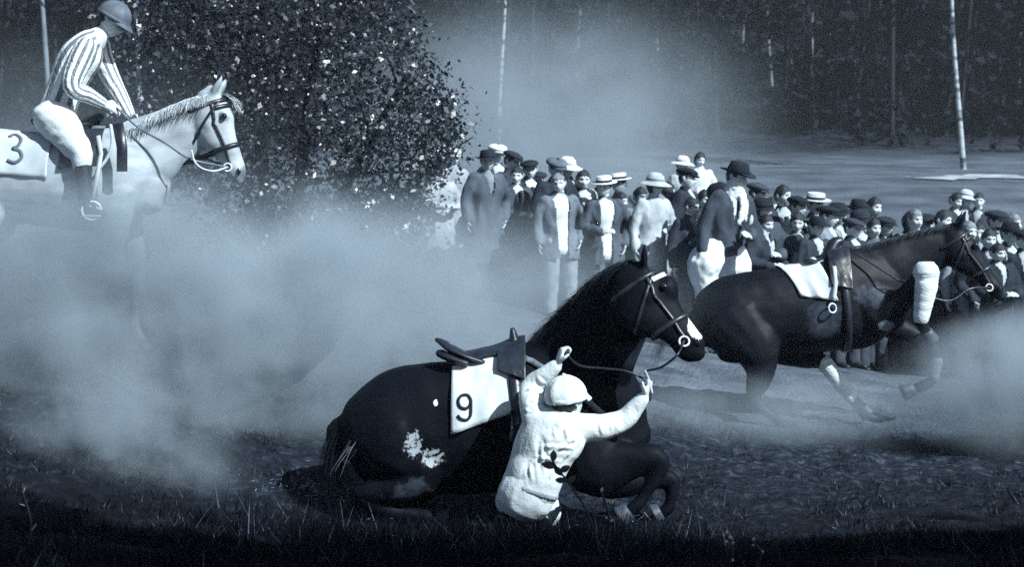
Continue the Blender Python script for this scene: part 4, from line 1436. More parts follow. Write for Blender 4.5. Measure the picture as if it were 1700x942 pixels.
    for k, vf in out.items():
        if k in res: continue
        mats = [M_SKIN, M_HAIRD, M_FEYE, M_LIP] if k == 'body' else [M_SHOE]
        me = mesh_of(k, vf, mats, midx=vf[2] if k == 'body' else None)
        res[k] = me
    return res

def cap_parts():
    crown = ball((0, .012, .075), .112, .132, .048, 24, 10)
    crown = ([v + Vector((0, 0, -.25 * (v.y + .03) * (1 if v.y < 0 else .3) * -1 * .35)) for v in crown[0]], crown[1])
    V, Fc = [], []
    for i in range(13):
        th = math.pi * (0.12 + .76 * i / 12)
        for r, z in ((1.0, .055), (1.25, .046), (1.5, .034)):
            V.append(Vector((-math.cos(th) * .085 * (1 + .1 * (r - 1)), -.03 - math.sin(th) * .075 * r, z)))
        for r, z in ((1.5, .029), (1.0, .05)):
            V.append(Vector((-math.cos(th) * .085 * (1 + .1 * (r - 1)), -.03 - math.sin(th) * .075 * r, z)))
    for i in range(12):
        for k in range(5):
            k2 = (k + 1) % 5
            Fc.append((5 * i + k, 5 * i + k2, 5 * i + 5 + k2, 5 * i + 5 + k))
    return crown, (V, Fc)
CAP = cap_parts()
def brimcurve(a):
    return lambda x, y, r: (a * (x * x) / .02 - a * .8 * max(0, -y) / .15) if r > .095 else 0.0
FED = (lathe([(.001, .128), (.03, .132), (.055, .142), (.072, .132), (.083, .09), (.088, .05), (.09, .044), (.12, .042), (.148, .046), (.15, .043), (.12, .036), (.088, .036)], sy=1.18, fz=brimcurve(.022)), lathe([(.0885, .045), (.0905, .05), (.0885, .075), (.086, .078)], sy=1.18))
BOAT = (lathe([(.001, .135), (.08, .135), (.086, .13), (.088, .065), (.145, .063), (.148, .06), (.145, .056), (.087, .056)], sy=1.15), lathe([(.0885, .066), (.091, .068), (.0905, .095), (.088, .097)], sy=1.15))
SUNH = (lathe([(.001, .15), (.05, .145), (.085, .11), (.095, .055), (.13, .035), (.175, .012), (.176, .008), (.13, .028), (.093, .04)], sy=1.12), lathe([(.0965, .055), (.099, .06), (.0965, .08), (.094, .085)], sy=1.12))
CLOC = (lathe([(.001, .14), (.05, .134), (.088, .10), (.1, .04), (.108, .015), (.11, .012), (.1, .02)], sy=1.15), lathe([(.1005, .04), (.103, .042), (.1, .06), (.098, .065)], sy=1.15))
HATM = {}
def hat_meshes(kind):
    if kind in HATM: return HATM[kind]
    src = {'cap': CAP, 'fedora': FED, 'boater': BOAT, 'sunhat': SUNH, 'cloche': CLOC}[kind]
    HATM[kind] = (mesh_of('hat', src[0], M_SHOE), mesh_of('hatband', src[1], M_SHOE))
    return HATM[kind]
HAIRMESH = {0: mesh_of('hair', HAIRM, M_HAIRD), 1: mesh_of('hair', HAIRLM, M_HAIRD)}
for _k in HAIRMESH.values():
    pass

def cm(v):
    """cloth material of a grey value"""
    return mat('cloth_%03d' % int(round(v * 100)), v, v * 0.6, 6, rough=0.85, spec=0.15, bump=0.25, bscale=150)

def inst(name, me, root, m=None, loc=None, skin=None):
    o = bpy.data.objects.new(name, me)
    COL.objects.link(o)
    o.parent = root
    if loc is not None: o.location = loc
    if m is not None:
        o.material_slots[0].link = 'OBJECT'
        o.material_slots[0].material = m
    return o

def person(px, py, D, label, outfit='jacket', top=.05, shirt=.55, low=.06, hat=None, hatv=.05, band=None, pose=0, yaw=25, hair=0, hairv=.0, skin=None, lean=0.0, group='spectators watching from behind the horses', headlift=0.0, hmax=1.9, hmin=1.42, tilt=0.0):
    """px, py = centre of the head in the photograph, D = distance"""
    hd = P(px, py, D)
    gz = g(hd.x, hd.y)
    h = hd.z - gz
    s = h / 1.635
    s = max(hmin / 1.75, min(hmax / 1.75, s))
    root = bpy.data.objects.new('person', None)
    COL.objects.link(root)
    root.location = (hd.x - 1.635 * s * math.sin(math.radians(tilt)), hd.y, hd.z - 1.635 * s * math.cos(math.radians(tilt)))
    root.rotation_euler = (math.radians(lean + random.uniform(-1, 3)), math.radians(random.uniform(-2.5, 2.5)), math.radians(yaw + random.uniform(-12, 12)))
    if tilt:
        root.rotation_euler = (Matrix.Rotation(math.radians(tilt), 3, 'Y') @ Matrix.Rotation(math.radians(yaw), 3, 'Z')).to_euler()
    w = (1.0 + 0.25 * (1 - s)) * random.uniform(.98, 1.12)
    root.scale = (s * w, s * w, s)
    root['label'] = label
    root['category'] = 'person'
    root['group'] = group
    need = ['body', outfit, 'shoeL', 'shoeR']
    if outfit != 'dress': need.append('trousers')
    if outfit in ('jacket', 'open_jacket', 'coat'): need.append('shirt')
    if outfit == 'jacket' and shirt > .45: need.append('tie')
    Mh = pose_meshes(pose, need)
    bo = inst('body', Mh['body'], root, skin)
    hl = Vector((0, -.012, 1.635))
    if outfit in ('jacket', 'open_jacket', 'coat'):
        inst('shirt', Mh['shirt'], root, cm(shirt))
        inst(outfit if outfit != 'open_jacket' else 'jacket', Mh[outfit], root, cm(top))
    else:
        inst(outfit, Mh[outfit], root, cm(top))
    inst('trousers', Mh['trousers'], root, cm(low)) if outfit != 'dress' else None
    if outfit == 'jacket' and shirt > .45:
        inst('tie', Mh['tie'], root, cm(.03))
    inst('shoe', Mh['shoeL'], root)
    inst('shoe', Mh['shoeR'], root)
    hm = M_HAIRL if hairv else M_HAIRD
    hr = inst('hair', HAIRMESH[hair], root, hm, hl)
    hr.rotation_euler = head_rot(pose).to_euler()
    if hat:
        a, b = hat_meshes(hat)
        ho = inst('hat', a, root, cm(hatv), hl)
        ho.rotation_euler = (head_rot(pose) @ Matrix.Rotation(math.radians(random.uniform(-4, 8)), 3, 'X') @ Matrix.Rotation(math.radians(random.uniform(-6, 6)), 3, 'Y')).to_euler()
        bb = inst('peak' if hat == 'cap' else 'hatband', b, ho, cm(band if band is not None else hatv * .6))
    return root

# (head x, head y, distance, label, options)
CROWD = [
 (803, 268, 19.0, 'tall man in a long grey overcoat and dark hat, leftmost in the front row', dict(outfit='coat', top=.10, shirt=.25, hat='fedora', hatv=.02, pose=1, yaw=35, low=.16, hmax=1.9)),
 (757, 262, 20.4, 'person in a white cap half hidden by leaves, left end of the crowd', dict(outfit='pullover', top=.35, hat='cap', hatv=.75, pose=3, yaw=20)),
 (730, 284, 20.0, 'person in pale clothes among the leaves at the crowd\'s left end', dict(outfit='dress', top=.45, hair=1, pose=3, yaw=30)),
 (820, 256, 20.8, 'person in a white cap right behind the tall man in the grey overcoat', dict(outfit='jacket', top=.04, hat='cap', hatv=.8, pose=0, yaw=20)),
 (836, 268, 20.0, 'man in a dark cap at the right shoulder of the grey overcoat', dict(outfit='jacket', top=.04, hat='cap', hatv=.03, pose=3, yaw=40, shirt=.3)),
 (850, 292, 19.4, 'bare-headed man with a pale collar and dark suit beside the grey overcoat', dict(outfit='jacket', top=.07, shirt=.7, pose=7, yaw=35, low=.1)),
 (872, 282, 19.9, 'man in a dark flat cap with a pale shirt strip, left of the grey cap', dict(outfit='jacket', top=.03, hat='cap', hatv=.02, shirt=.75, pose=1, yaw=15)),
 (913, 280, 19.2, 'tall man in a big grey flat cap and dark coat, head bowed', dict(outfit='coat', top=.03, hat='cap', hatv=.14, pose=3, yaw=25, low=.05, lean=4)),
 (932, 305, 18.5, 'fair-haired youth in a white shirt, open jacket and pale trousers', dict(outfit='open_jacket', top=.17, shirt=.8, low=.34, hairv=1, pose=1, yaw=30)),
 (945, 280, 20.8, 'person in a white hat behind the fair-haired youth', dict(outfit='jacket', top=.04, hat='sunhat', hatv=.75, pose=0, yaw=10)),
 (972, 299, 19.5, 'bare-headed dark-haired man in a dark suit left of the straw hats', dict(outfit='jacket', top=.025, shirt=.6, pose=5, yaw=30)),
 (1008, 311, 18.7, 'man in a white-crowned hat and open jacket over a white shirt', dict(outfit='open_jacket', top=.09, shirt=.85, low=.13, hat='boater', hatv=.75, band=.02, pose=7, yaw=20)),
 (1036, 306, 20.0, 'man in a pale straw hat with dark band and grey suit', dict(outfit='jacket', top=.11, hat='boater', hatv=.8, band=.03, pose=1, yaw=-20, skin=M_SKIND)),
 (1077, 308, 18.8, 'woman in a wide pale sun hat and pale blouse', dict(outfit='pullover', top=.5, low=.05, hat='sunhat', hatv=.5, pose=4, yaw=20, hair=1)),
 (1058, 326, 19.6, 'small dark-haired child squeezed in left of the sun hat', dict(outfit='pullover', top=.2, pose=3, yaw=20, skin=M_SKIND)),
 (1105, 318, 20.4, 'dark-haired person looking away just right of the sun hat', dict(outfit='jacket', top=.03, pose=0, yaw=150)),
 (1138, 297, 19.6, 'tall man in a dark cap turned to the right', dict(outfit='coat', top=.03, hat='cap', hatv=.02, pose=0, yaw=60)),
 (1142, 344, 18.6, 'bare-headed young man in a dark coat below the man in a dark cap', dict(outfit='coat', top=.05, shirt=.3, pose=4, yaw=25, low=.07)),
 (1222, 294, 17.0, 'man in a dark hat with white scarf, dark coat and white breeches', dict(outfit='jacket', top=.055, shirt=.75, low=.75, hat='fedora', hatv=.015, pose=4, yaw=30, hmax=2.05, tilt=10, group='spectators watching from behind the horses')),
 (1192, 324, 18.2, 'dark-hatted person seen from behind in front of the white scarf', dict(outfit='coat', top=.05, hat='cloche', hatv=.012, pose=3, yaw=-120)),
 (1258, 348, 18.0, 'woman in a close-fitting dark hat right of the white scarf', dict(outfit='coat', top=.07, hat='cloche', hatv=.02, pose=4, yaw=20, hair=1)),
 (1300, 326, 19.0, 'bare-headed man with dark hair and a brightly lit face', dict(outfit='jacket', top=.04, shirt=.5, pose=6, yaw=20)),
 (1284, 346, 19.6, 'small face peering over a shoulder beside the brightly lit man', dict(outfit='jacket', top=.03, pose=0, yaw=10)),
 (1330, 345, 18.6, 'person in a dark cap with a pale collar left of the pale coat', dict(outfit='jacket', top=.03, shirt=.7, hat='cap', hatv=.02, pose=0, yaw=25)),
 (1354, 340, 20.0, 'person in a pale straw hat behind the dark caps', dict(outfit='jacket', top=.05, hat='boater', hatv=.7, band=.05, pose=0, yaw=30)),
 (1362, 360, 18.3, 'man in a dark cap and pale grey coat above the riderless saddle', dict(outfit='coat', top=.24, hat='cap', hatv=.02, pose=0, yaw=40)),
 (1391, 357, 18.8, 'woman with bobbed dark hair right of the pale grey coat', dict(outfit='coat', top=.04, hair=1, pose=0, yaw=30, hat='cloche', hatv=.02)),
 (1417, 352, 19.4, 'person in a small dark brimmed hat in a cluster of three', dict(outfit='jacket', top=.04, hat='fedora', hatv=.02, pose=0, yaw=15)),
 (1440, 345, 19.8, 'bare-headed pale face at the back of the cluster of three', dict(outfit='jacket', top=.05, pose=0, yaw=20)),
 (1449, 380, 18.8, 'low pale face of a child just above the dark horse\'s neck', dict(outfit='pullover', top=.12, pose=0, yaw=25, skin=M_SKIN, hmin=1.0)),
 (1500, 369, 19.6, 'dark-haired head over the dark horse\'s crest, left of a pair', dict(outfit='jacket', top=.04, pose=0, yaw=30, hair=1, skin=M_SKIND)),
 (1522, 366, 19.4, 'fair pale head over the dark horse\'s crest, right of a pair', dict(outfit='pullover', top=.3, hairv=1, pose=0, yaw=20)),
 (1560, 367, 19.6, 'dark-haired head alone behind the dark horse\'s ears', dict(outfit='jacket', top=.04, pose=0, yaw=30)),
 (1604, 386, 19.0, 'pale face just in front of the dark horse\'s forehead', dict(outfit='pullover', top=.3, pose=0, yaw=25, hairv=1)),
 (1624, 388, 19.6, 'pale face in light clothes left of the two dark hats', dict(outfit='pullover', top=.4, pose=0, yaw=-15, hmin=1.1)),
 (1653, 368, 19.8, 'man in a dark cap, taller of two hats at the far right', dict(outfit='jacket', top=.04, hat='cap', hatv=.03, pose=0, yaw=30)),
 (1668, 390, 19.0, 'person in a wide dark hat, lower of two hats at the far right', dict(outfit='jacket', top=.04, hat='fedora', hatv=.02, pose=0, yaw=15)),
 (1655, 420, 18.0, 'crouching dark figure with a pale face in front of the horse\'s nose', dict(outfit='coat', top=.03, pose=3, yaw=10, hmin=1.0)),
 (1697, 400, 18.6, 'dark-coated person cut by the right edge', dict(outfit='coat', top=.03, hat='cap', hatv=.02, pose=0, yaw=0)),
 (892, 300, 20.4, 'dark-capped man peering out between two flat caps', dict(outfit='coat', top=.03, hat='cap', hatv=.03, pose=7, yaw=20)),
 (958, 318, 20.2, 'bare-headed man half hidden behind the fair-haired youth', dict(outfit='jacket', top=.06, pose=5, yaw=35, shirt=.3)),
 (990, 322, 20.0, 'dark-haired woman between the bare-headed man and the white-crowned hat', dict(outfit='coat', top=.08, hair=1, pose=3, yaw=10)),
 (1022, 334, 19.3, 'boy\'s face low between the two straw hats', dict(outfit='pullover', top=.14, pose=4, yaw=30)),
 (1094, 340, 19.2, 'fair-haired girl below the dark head right of the sun hat', dict(outfit='pullover', top=.3, hairv=1, hair=1, pose=7, yaw=15)),
 (1118, 338, 19.9, 'man in a grey fedora behind the young man in a dark coat', dict(outfit='coat', top=.05, hat='fedora', hatv=.12, pose=6, yaw=40)),
 (1168, 332, 19.4, 'bare-headed man left of the dark hat seen from behind', dict(outfit='jacket', top=.05, pose=1, yaw=45, shirt=.4)),
 (1243, 322, 19.6, 'capped man just behind the white scarf\'s right shoulder', dict(outfit='coat', top=.03, hat='cap', hatv=.06, pose=4, yaw=30)),
 (1272, 372, 18.0, 'child in a dark coat below the small peering face', dict(outfit='coat', top=.04, pose=3, yaw=20, hmin=1.1)),
 (1312, 370, 18.2, 'woman with dark bobbed hair below the brightly lit man', dict(outfit='coat', top=.06, hair=1, pose=7, yaw=30)),
 (1345, 378, 17.9, 'man in a black hat close behind the riderless saddle', dict(outfit='coat', top=.04, hat='fedora', hatv=.015, pose=0, yaw=15)),
 (1376, 370, 19.2, 'bare-headed face between the pale grey coat and the bobbed hair', dict(outfit='jacket', top=.04, pose=6, yaw=20)),
 (1405, 380, 18.4, 'man in a flat cap low over the dark horse\'s withers', dict(outfit='coat', top=.03, hat='cap', hatv=.05, pose=0, yaw=25)),
 (1430, 368, 19.3, 'woman in a dark cloche at the right of the cluster of three', dict(outfit='coat', top=.05, hat='cloche', hatv=.03, pose=4, yaw=15)),
 (1474, 378, 19.6, 'capped head just left of the pair over the horse\'s crest', dict(outfit='jacket', top=.03, hat='cap', hatv=.03, pose=0, yaw=35)),
 (1540, 374, 19.8, 'dark-capped head between the fair head and the lone dark head', dict(outfit='jacket', top=.03, hat='cap', hatv=.02, pose=7, yaw=20)),
 (1640, 398, 18.8, 'bare-headed dark-suited man between pale face and the wide dark hat', dict(outfit='jacket', top=.03, pose=5, yaw=20, shirt=.4)),
 (1684, 372, 20.0, 'fair bare head behind the two dark hats at the far right', dict(outfit='pullover', top=.2, hairv=1, pose=6, yaw=10)),
 (1158, 266, 26.0, 'white-clad figure far off on the field, right of a pair', dict(outfit='dress', top=.7, hair=1, pose=3, yaw=20, group='far-off figures on the field', hmin=1.3)),
 (1136, 274, 25.5, 'white-hatted figure far off on the field, left of a pair', dict(outfit='dress', top=.4, hat='sunhat', hatv=.8, pose=0, yaw=20, group='far-off figures on the field', hmin=1.3)),
 (1575, 334, 23.5, 'dark figure far off, left of three above the horse\'s ears', dict(outfit='coat', top=.05, pose=3, yaw=20, group='far-off figures on the field', hmin=.6, hmax=1.75)),
 (1598, 331, 23.5, 'pale figure far off, middle of three above the horse\'s ears', dict(outfit='pullover', top=.5, hat='sunhat', hatv=.6, pose=0, yaw=20, group='far-off figures on the field', hmin=.6, hmax=1.75)),
 (1624, 334, 23.5, 'dark figure far off, right of three above the horse\'s ears', dict(outfit='coat', top=.06, pose=0, yaw=-20, group='far-off figures on the field', hmin=.6, hmax=1.75)),
]
for (px, py, D, lab, kw) in CROWD:
    r = person(px, py, D, lab, **kw)
    if 'white scarf, dark coat' in lab:
        sv = wrinkle(fuse([tube([(Vector((0, 0, 1.45)), .105, .10), (Vector((0, -.01, 1.51)), .09, .095), (Vector((0, -.02, 1.565)), .08, .09)], n=20, side=(1, 0, 0), sub=3),
                           tube([(Vector((.02, -.10, 1.5)), .04, .02), (Vector((.03, -.15, 1.38)), .05, .018), (Vector((.03, -.155, 1.22)), .055, .014)], n=12, side=(1, 0, 0), sub=3)], .01, 2), .015, (20, 20, 20))
        inst('scarf', mesh_of('scarf', sv, cm(.8)), r)
        inst('white_breeches', mesh_of('white_breeches', wrinkle(fuse([tube([(Vector((.10 * s, .0, .95)), .135), (Vector((.15 * s, 0.01, .80)), .17), (Vector((.13 * s, -.015, .55)), .09), (Vector((.11 * s, 0, .42)), .068)], n=14, side=(1, 0, 0), sub=3) for s in (1, -1)], .013, 3), .02, (9, 9, 6)), cm(.8)), r)

# ------------------------------------------------------------------ jockeys
M_SILK = mat('white_jockey_silk', 0.64, 0.52, 4, rough=0.6, spec=0.3, bump=0.2, bscale=60)
M_BREECH = mat('white_breeches', 0.70, 0.5, 4, rough=0.8, bump=0.2, bscale=80)
M_BOOT = mat('black_boot', 0.014, 0.008, 10, rough=0.3, spec=0.5)

def head_at(T, c, fwd, up, scale=1.0, skin=M_SKIN, hairlong=False):
    Mx = Matrix.Translation(Vector(c)) @ frame(fwd, up).to_4x4() @ Matrix.Scale(scale, 4)
    return Mx

def jockey_cap(T, Mx, m, big=1.0, peak=True, tw=0):
    c = ball((0, .004, .03), .096 * big, .116 * big, .105 * big, 28, 16)
    V, Fc = c
    # close round skull cap: only the upper part, gathered to a button
    keep = [f for f in Fc if sum(V[i].z for i in f) / 4 > .012]
    V = [v + v.normalized() * .004 * math.cos(8 * math.atan2(v.y, v.x)) for v in V]
    cap = T.add('cap', xform((V, keep), Mx), m)
    T.add('button', xform(ball((0, .004, .137 * big), .012, .012, .008), Mx), m, cap)
    T.add('cap_band', xform(lathe([(.095 * big, .008), (.099 * big, .012), (.1 * big, .03), (.096 * big, .034)], sy=1.2), Mx), m, cap)
    pk = []
    Fk = []
    for i in range(15):
        th = math.pi * (.1 + .8 * i / 14)
        for r, z in ((.98, .03), (1.35, .018), (1.7, -.004), (1.7, -.009), (.98, .022)):
            pk.append(Vector((-math.cos(th) * .09 * (1 + .06 * (r - 1)), -.025 - math.sin(th) * .09 * r, z)))
    for i in range(14):
        for k in range(5):
            k2 = (k + 1) % 5
            Fk.append((5 * i + k, 5 * i + k2, 5 * i + 5 + k2, 5 * i + 5 + k))
    T.add('peak', xform((pk, Fk), Mx), m, cap)
    return cap

# ---- the thrown jockey in white hanging on to the reins
DJ = 8.85
SJ = F / DJ
def JP(px, py, dy=0.0): return P(px, py, DJ + dy)
jb = JP(885, 862); jb.z = g(jb.x, jb.y)
TJ = Thing('person', 'kneeling jockey in white cap and silks clutching the fallen horse\'s reins', 'person', jb)
pel, wst, che, shc, nek = JP(872, 812), JP(888, 772, .02), JP(916, 725, .02), JP(928, 695, .02), JP(938, 682, .03)
shL, elL, wrL = JP(886, 692, .02), JP(882, 645, .18), JP(926, 606, .12)
shR, elR, wrR = JP(974, 706, .0), JP(1036, 698, .02), JP(1070, 660, .0)
fwd = Vector((.62, .75, .12))
body = [tube([(pel, .14, .1), (wst, .12, .09), (che, .15, .1), (shc, .12, .08), (nek, .052, .052), (JP(941, 674, .03), .05, .05)], n=18, side=(.85, -.45, 0), sub=3)]
body += [tube([(shL, .05), (elL, .04), (wrL, .028)], n=12, side=(0, 1, 0), sub=3), tube([(shR, .05), (elR, .04), (wrR, .028)], n=12, side=(0, 1, 0), sub=3)]
body += hand_tubes(wrL, (.25, .1, .9), (.9, .2, -.2), 1.0, 1.3, thumb=1)
body += hand_tubes(wrR, (.35, .1, .85), (-.9, .3, .2), 1.0, 1.3, thumb=-1)
# legs folded under: knees forward (away), boots towards the camera
for s, dx in ((-1, -34), (1, 30)):
    body.append(tube([(JP(872 + dx * .5, 822, .04), .07), (JP(878 + dx * .8, 846, .30), .055), (JP(872 + dx * 1.15, 862, .06), .04), (JP(872 + dx * 1.1, 868, .03), .035)], n=12, side=(1, 0, 0), sub=2))
bf = fuse(body, .0075, 2)
Mx = head_at(TJ, JP(941, 668, .04), fwd, (-.12, -.1, 1), 1.03)
hv = [Mx @ v for v in HEADM[0]]
mk('body', (bf[0] + hv, bf[1] + [tuple(i + len(bf[0]) for i in f) for f in HEADM[1]]), [M_SKIN, M_HAIRD, M_FEYE, M_LIP], TJ.root, jb, midx=[0] * len(bf[1]) + HEADM[2])
TJ.add('hair', xform(HAIRM, Mx), M_HAIRD)
jockey_cap(TJ, Mx, M_SILK, 1.08)
sl = [tube([(JP(879, 815), .160, .125), (JP(884, 800), .160, .125), (JP(889, 786), .163, .127), (JP(896, 768, .02), .168, .13), (JP(906, 742, .02), .178, .135), (che, .19, .135), (JP(926, 704, .02), .175, .115), (JP(934, 690, .03), .085, .08)], n=26, side=(.9, -.4, 0), sub=3)]
sl.append(tube([(JP(894, 708, .02), .08), (JP(884, 676, .08), .075), (elL, .068), (elL.lerp(wrL, .5), .053), (elL.lerp(wrL, .93), .038)], n=16, side=(0, 1, 0), sub=3))
sl.append(tube([(JP(955, 712), .085), (JP(998, 710), .072), (elR, .062), (elR.lerp(wrR, .5), .05), (elR.lerp(wrR, .93), .037)], n=16, side=(0, 1, 0), sub=3))
sv = wrinkle(fuse(sl, .0085, 6), .008, (8, 8, 4), 2.0)
bk = lambda px, py, dy=-.12: JP(px, py, dy)
sv = folds(sv, [(bk(978, 722), bk(912, 792)), (bk(976, 728), bk(935, 790)), (bk(970, 718), bk(890, 770)), (bk(868, 712), bk(872, 790)), (bk(892, 705), bk(905, 795)), (bk(868, 730), bk(884, 800)),
                (bk(890, 700), bk(915, 720)), (bk(915, 695), bk(922, 726)), (bk(938, 697), bk(942, 730)), (bk(958, 700), bk(955, 733)), (bk(978, 705), bk(968, 735)), (bk(900, 742), bk(960, 745)), (bk(880, 756), bk(930, 768))], .0105, .010)
sv = folds(sv, [(JP(1026, 690, -.06), JP(1036, 712, -.06)), (JP(1010, 694, -.07), JP(1018, 720, -.07)), (JP(1048, 676, -.05), JP(1058, 692, -.05)), (JP(994, 694, -.08), JP(1000, 722, -.08)), (JP(870, 660, .0), JP(896, 668, .02)), (JP(870, 645, .08), JP(896, 650, .08)), (JP(870, 680, 0), JP(896, 690, 0)), (JP(892, 628, .1), JP(906, 642, .1))], .010, .009)
TJ.add('silk_shirt', sv, M_SILK)
TJ.add('waistband', fuse([tube([(JP(882, 806), .166, .131), (JP(879, 815), .166, .131)], n=26, side=(.9, -.4, 0), sub=2, flat=True)], .008, 1), cm(.35))
br = [tube([(JP(884, 800), .150, .118), (JP(876, 816), .158, .13), (JP(868, 832), .155, .13)], n=18, side=(.9, -.3, 0), sub=2)]
for s, dx in ((-1, -22), (1, 24)):
    br.append(tube([(JP(868 + dx * .9, 832, .04), .085), (JP(874 + dx * 1.0, 840, .14), .082), (JP(880 + dx * 1.2, 846, .32), .08), (JP(878 + dx * 1.25, 858, .16), .07)], n=14, side=(1, 0, 0), sub=3))
TJ.add('breeches', wrinkle(fuse(br, .01, 3), .013, (8, 8, 5)), M_BREECH)
for s, dx in ((-1, -34), (1, 30)):
    TJ.add('boot', fuse([tube([(JP(878 + dx * 1.25, 846, .26), .06), (JP(874 + dx * 1.2, 856, .12), .05), (JP(870 + dx * 1.1, 868, -.02), .042, .05), (JP(870 + dx * 1.1, 872, .06), .042, .045), (JP(872 + dx * 1.25, 872, .2), .04, .028)], n=14, side=(1, 0, 0), sub=3)], .01, 2), M_BOOT)
# reins from the bit to his hands
bitN = H9.at(.84, -.075, -.08)
bitF = H9.at(.84, -.075, .08)
hR = wrR + Vector((.03, 0, .085)); hL = wrL + Vector((.02, .02, .09))
TRn = Thing('reins', 'thin leather reins running from the fallen horse\'s bit to the jockey\'s hands', 'reins', hR)
TRn.add('rein', wire([bitN, P(1124, 590, 8.75), P(1098, 610, 8.8), P(1072, 618, 8.83), hR, hR + Vector((0, -.01, -.10))], .0065, 6, 8), M_LEATHER)
TRn.add('rein', wire([hR + Vector((0, .0, .0)), P(1040, 617, 8.85), P(1000, 612, 8.87), P(960, 606, 8.9), hL], .006, 6, 8), M_LEATHER)
TRn.add('rein', wire([hR + Vector((0.01, -.01, -.06)), hR + Vector((-.004, -.01, .0)), P(1071, 617, 8.82)], .007, 6, 4), M_REIN)

# ---- the mounted jockey in striped silks
DM = 11.2
def MP(px, py, dy=0.0): return P(px, py, DM + dy)
mb = MP(95, 205)
TM = Thing('person', 'mounted jockey in striped silks and white breeches on the grey horse', 'person', mb)
M_STRIPE = bpy.data.materials.new('striped_silk'); M_STRIPE.use_nodes = True
_t = M_STRIPE.node_tree; _b = _t.nodes['Principled BSDF']; _b.inputs['Roughness'].default_value = .6
_uv = _t.nodes.new('ShaderNodeUVMap'); _sx = _t.nodes.new('ShaderNodeSeparateXYZ'); _t.links.new(_uv.outputs[0], _sx.inputs[0])
_m1 = _t.nodes.new('ShaderNodeMath'); _m1.operation = 'MULTIPLY'; _m1.inputs[1].default_value = 9.0; _t.links.new(_sx.outputs[0], _m1.inputs[0])
_m2 = _t.nodes.new('ShaderNodeMath'); _m2.operation = 'FRACT'; _t.links.new(_m1.outputs[0], _m2.inputs[0])
_r = _t.nodes.new('ShaderNodeValToRGB'); _t.links.new(_m2.outputs[0], _r.inputs[0])
_r.color_ramp.interpolation = 'EASE'
_r.color_ramp.elements[0].position = .52; _r.color_ramp.elements[0].color = tone(.78) + (1,)
_r.color_ramp.elements[1].position = .56; _r.color_ramp.elements[1].color = tone(.16) + (1,)
_t.links.new(_r.outputs[0], _b.inputs['Base Color'])
_n = _t.nodes.new('ShaderNodeTexNoise'); _n.inputs['Scale'].default_value = 14
_bp = _t.nodes.new('ShaderNodeBump'); _bp.inputs['Strength'].default_value = .5; _bp.inputs['Distance'].default_value = .03
_t.links.new(_n.outputs['Fac'], _bp.inputs['Height']); _t.links.new(_bp.outputs[0], _b.inputs['Normal'])
shN, elN, wrN = MP(138, 82, -.17), MP(119, 143, -.22), MP(172, 172, -.12)
shF, elF, wrF = MP(160, 78, .15), MP(188, 140, .16), MP(216, 192, .06)
bd = [tube([(MP(95, 196), .14, .1), (MP(108, 150), .12, .085), (MP(132, 100), .15, .1), (MP(152, 72), .1, .08), (MP(168, 58), .05, .052), (MP(178, 46), .048, .05)], n=18, side=(0, 1, 0), sub=3)]
bd += [tube([(shN, .05), (elN, .038), (wrN, .027)], n=12, side=(0, 1, 0), sub=3), tube([(shF, .05), (elF, .038), (wrF, .027)], n=12, side=(0, 1, 0), sub=3)]
bd += hand_tubes(wrN, (.9, .1, -.35), (-.1, .8, -.6), 1.0, .8, thumb=-1)
bd += hand_tubes(wrF, (.7, -.1, -.6), (-.3, -.8, -.5), 1.0, .8, thumb=1)
for s in (-1, 1):
    dy = .22 * s
    bd.append(tube([(MP(98, 200, .1 * s), .08), (MP(134, 250, dy * 1.45), .055), (MP(141, 320, dy * 1.6), .04), (MP(146, 345, dy * 1.65), .035), (MP(166, 352, dy * 1.65), .03)], n=12, side=(0, 1, 0), sub=2))
bf = fuse(bd, .0085, 2)
Mx = head_at(TM, MP(187, 34), (.86, -.12, -.50), (.4, 0, 1), .97)
hv = [Mx @ v for v in HEADM[0]]
mk('body', (bf[0] + hv, bf[1] + [tuple(i + len(bf[0]) for i in f) for f in HEADM[1]]), [M_SKIN, M_HAIRD, M_FEYE, M_LIP], TM.root, mb, midx=[0] * len(bf[1]) + HEADM[2])
TM.add('hair', xform(HAIRM, Mx), M_HAIRD)
jockey_cap(TM, Mx, mat('grey_cap_silk', .13, .08, 10, rough=.6), 1.1)
tb = tube([(MP(90, 200), .165, .125), (MP(98, 175), .155, .12), (MP(108, 148), .155, .12), (MP(124, 112), .185, .135), (MP(138, 90), .19, .135), (MP(150, 72), .14, .105), (MP(163, 60), .07, .07)], n=40, side=(0, 1, 0), sub=5)
TM.add('silk_shirt', tb[:2], M_STRIPE, uvs=tb[2])
for (a, b, c) in ((shN, elN, wrN), (shF, elF, wrF)):
    tb = tube([(a + Vector((.02, 0, .02)), .075), (a.lerp(b, .35), .078), (b, .066), (b.lerp(c, .5), .055), (b.lerp(c, .95), .04)], n=32, side=(1, 0, .2), sub=5)
    TM.add('sleeve', tb[:2], M_STRIPE, uvs=tb[2])
TM.add('collar', fuse([tube([(MP(157, 70), .085, .075), (MP(166, 58), .07, .068)], n=16, side=(0, 1, 0), sub=2)], .008, 1), M_SILK)
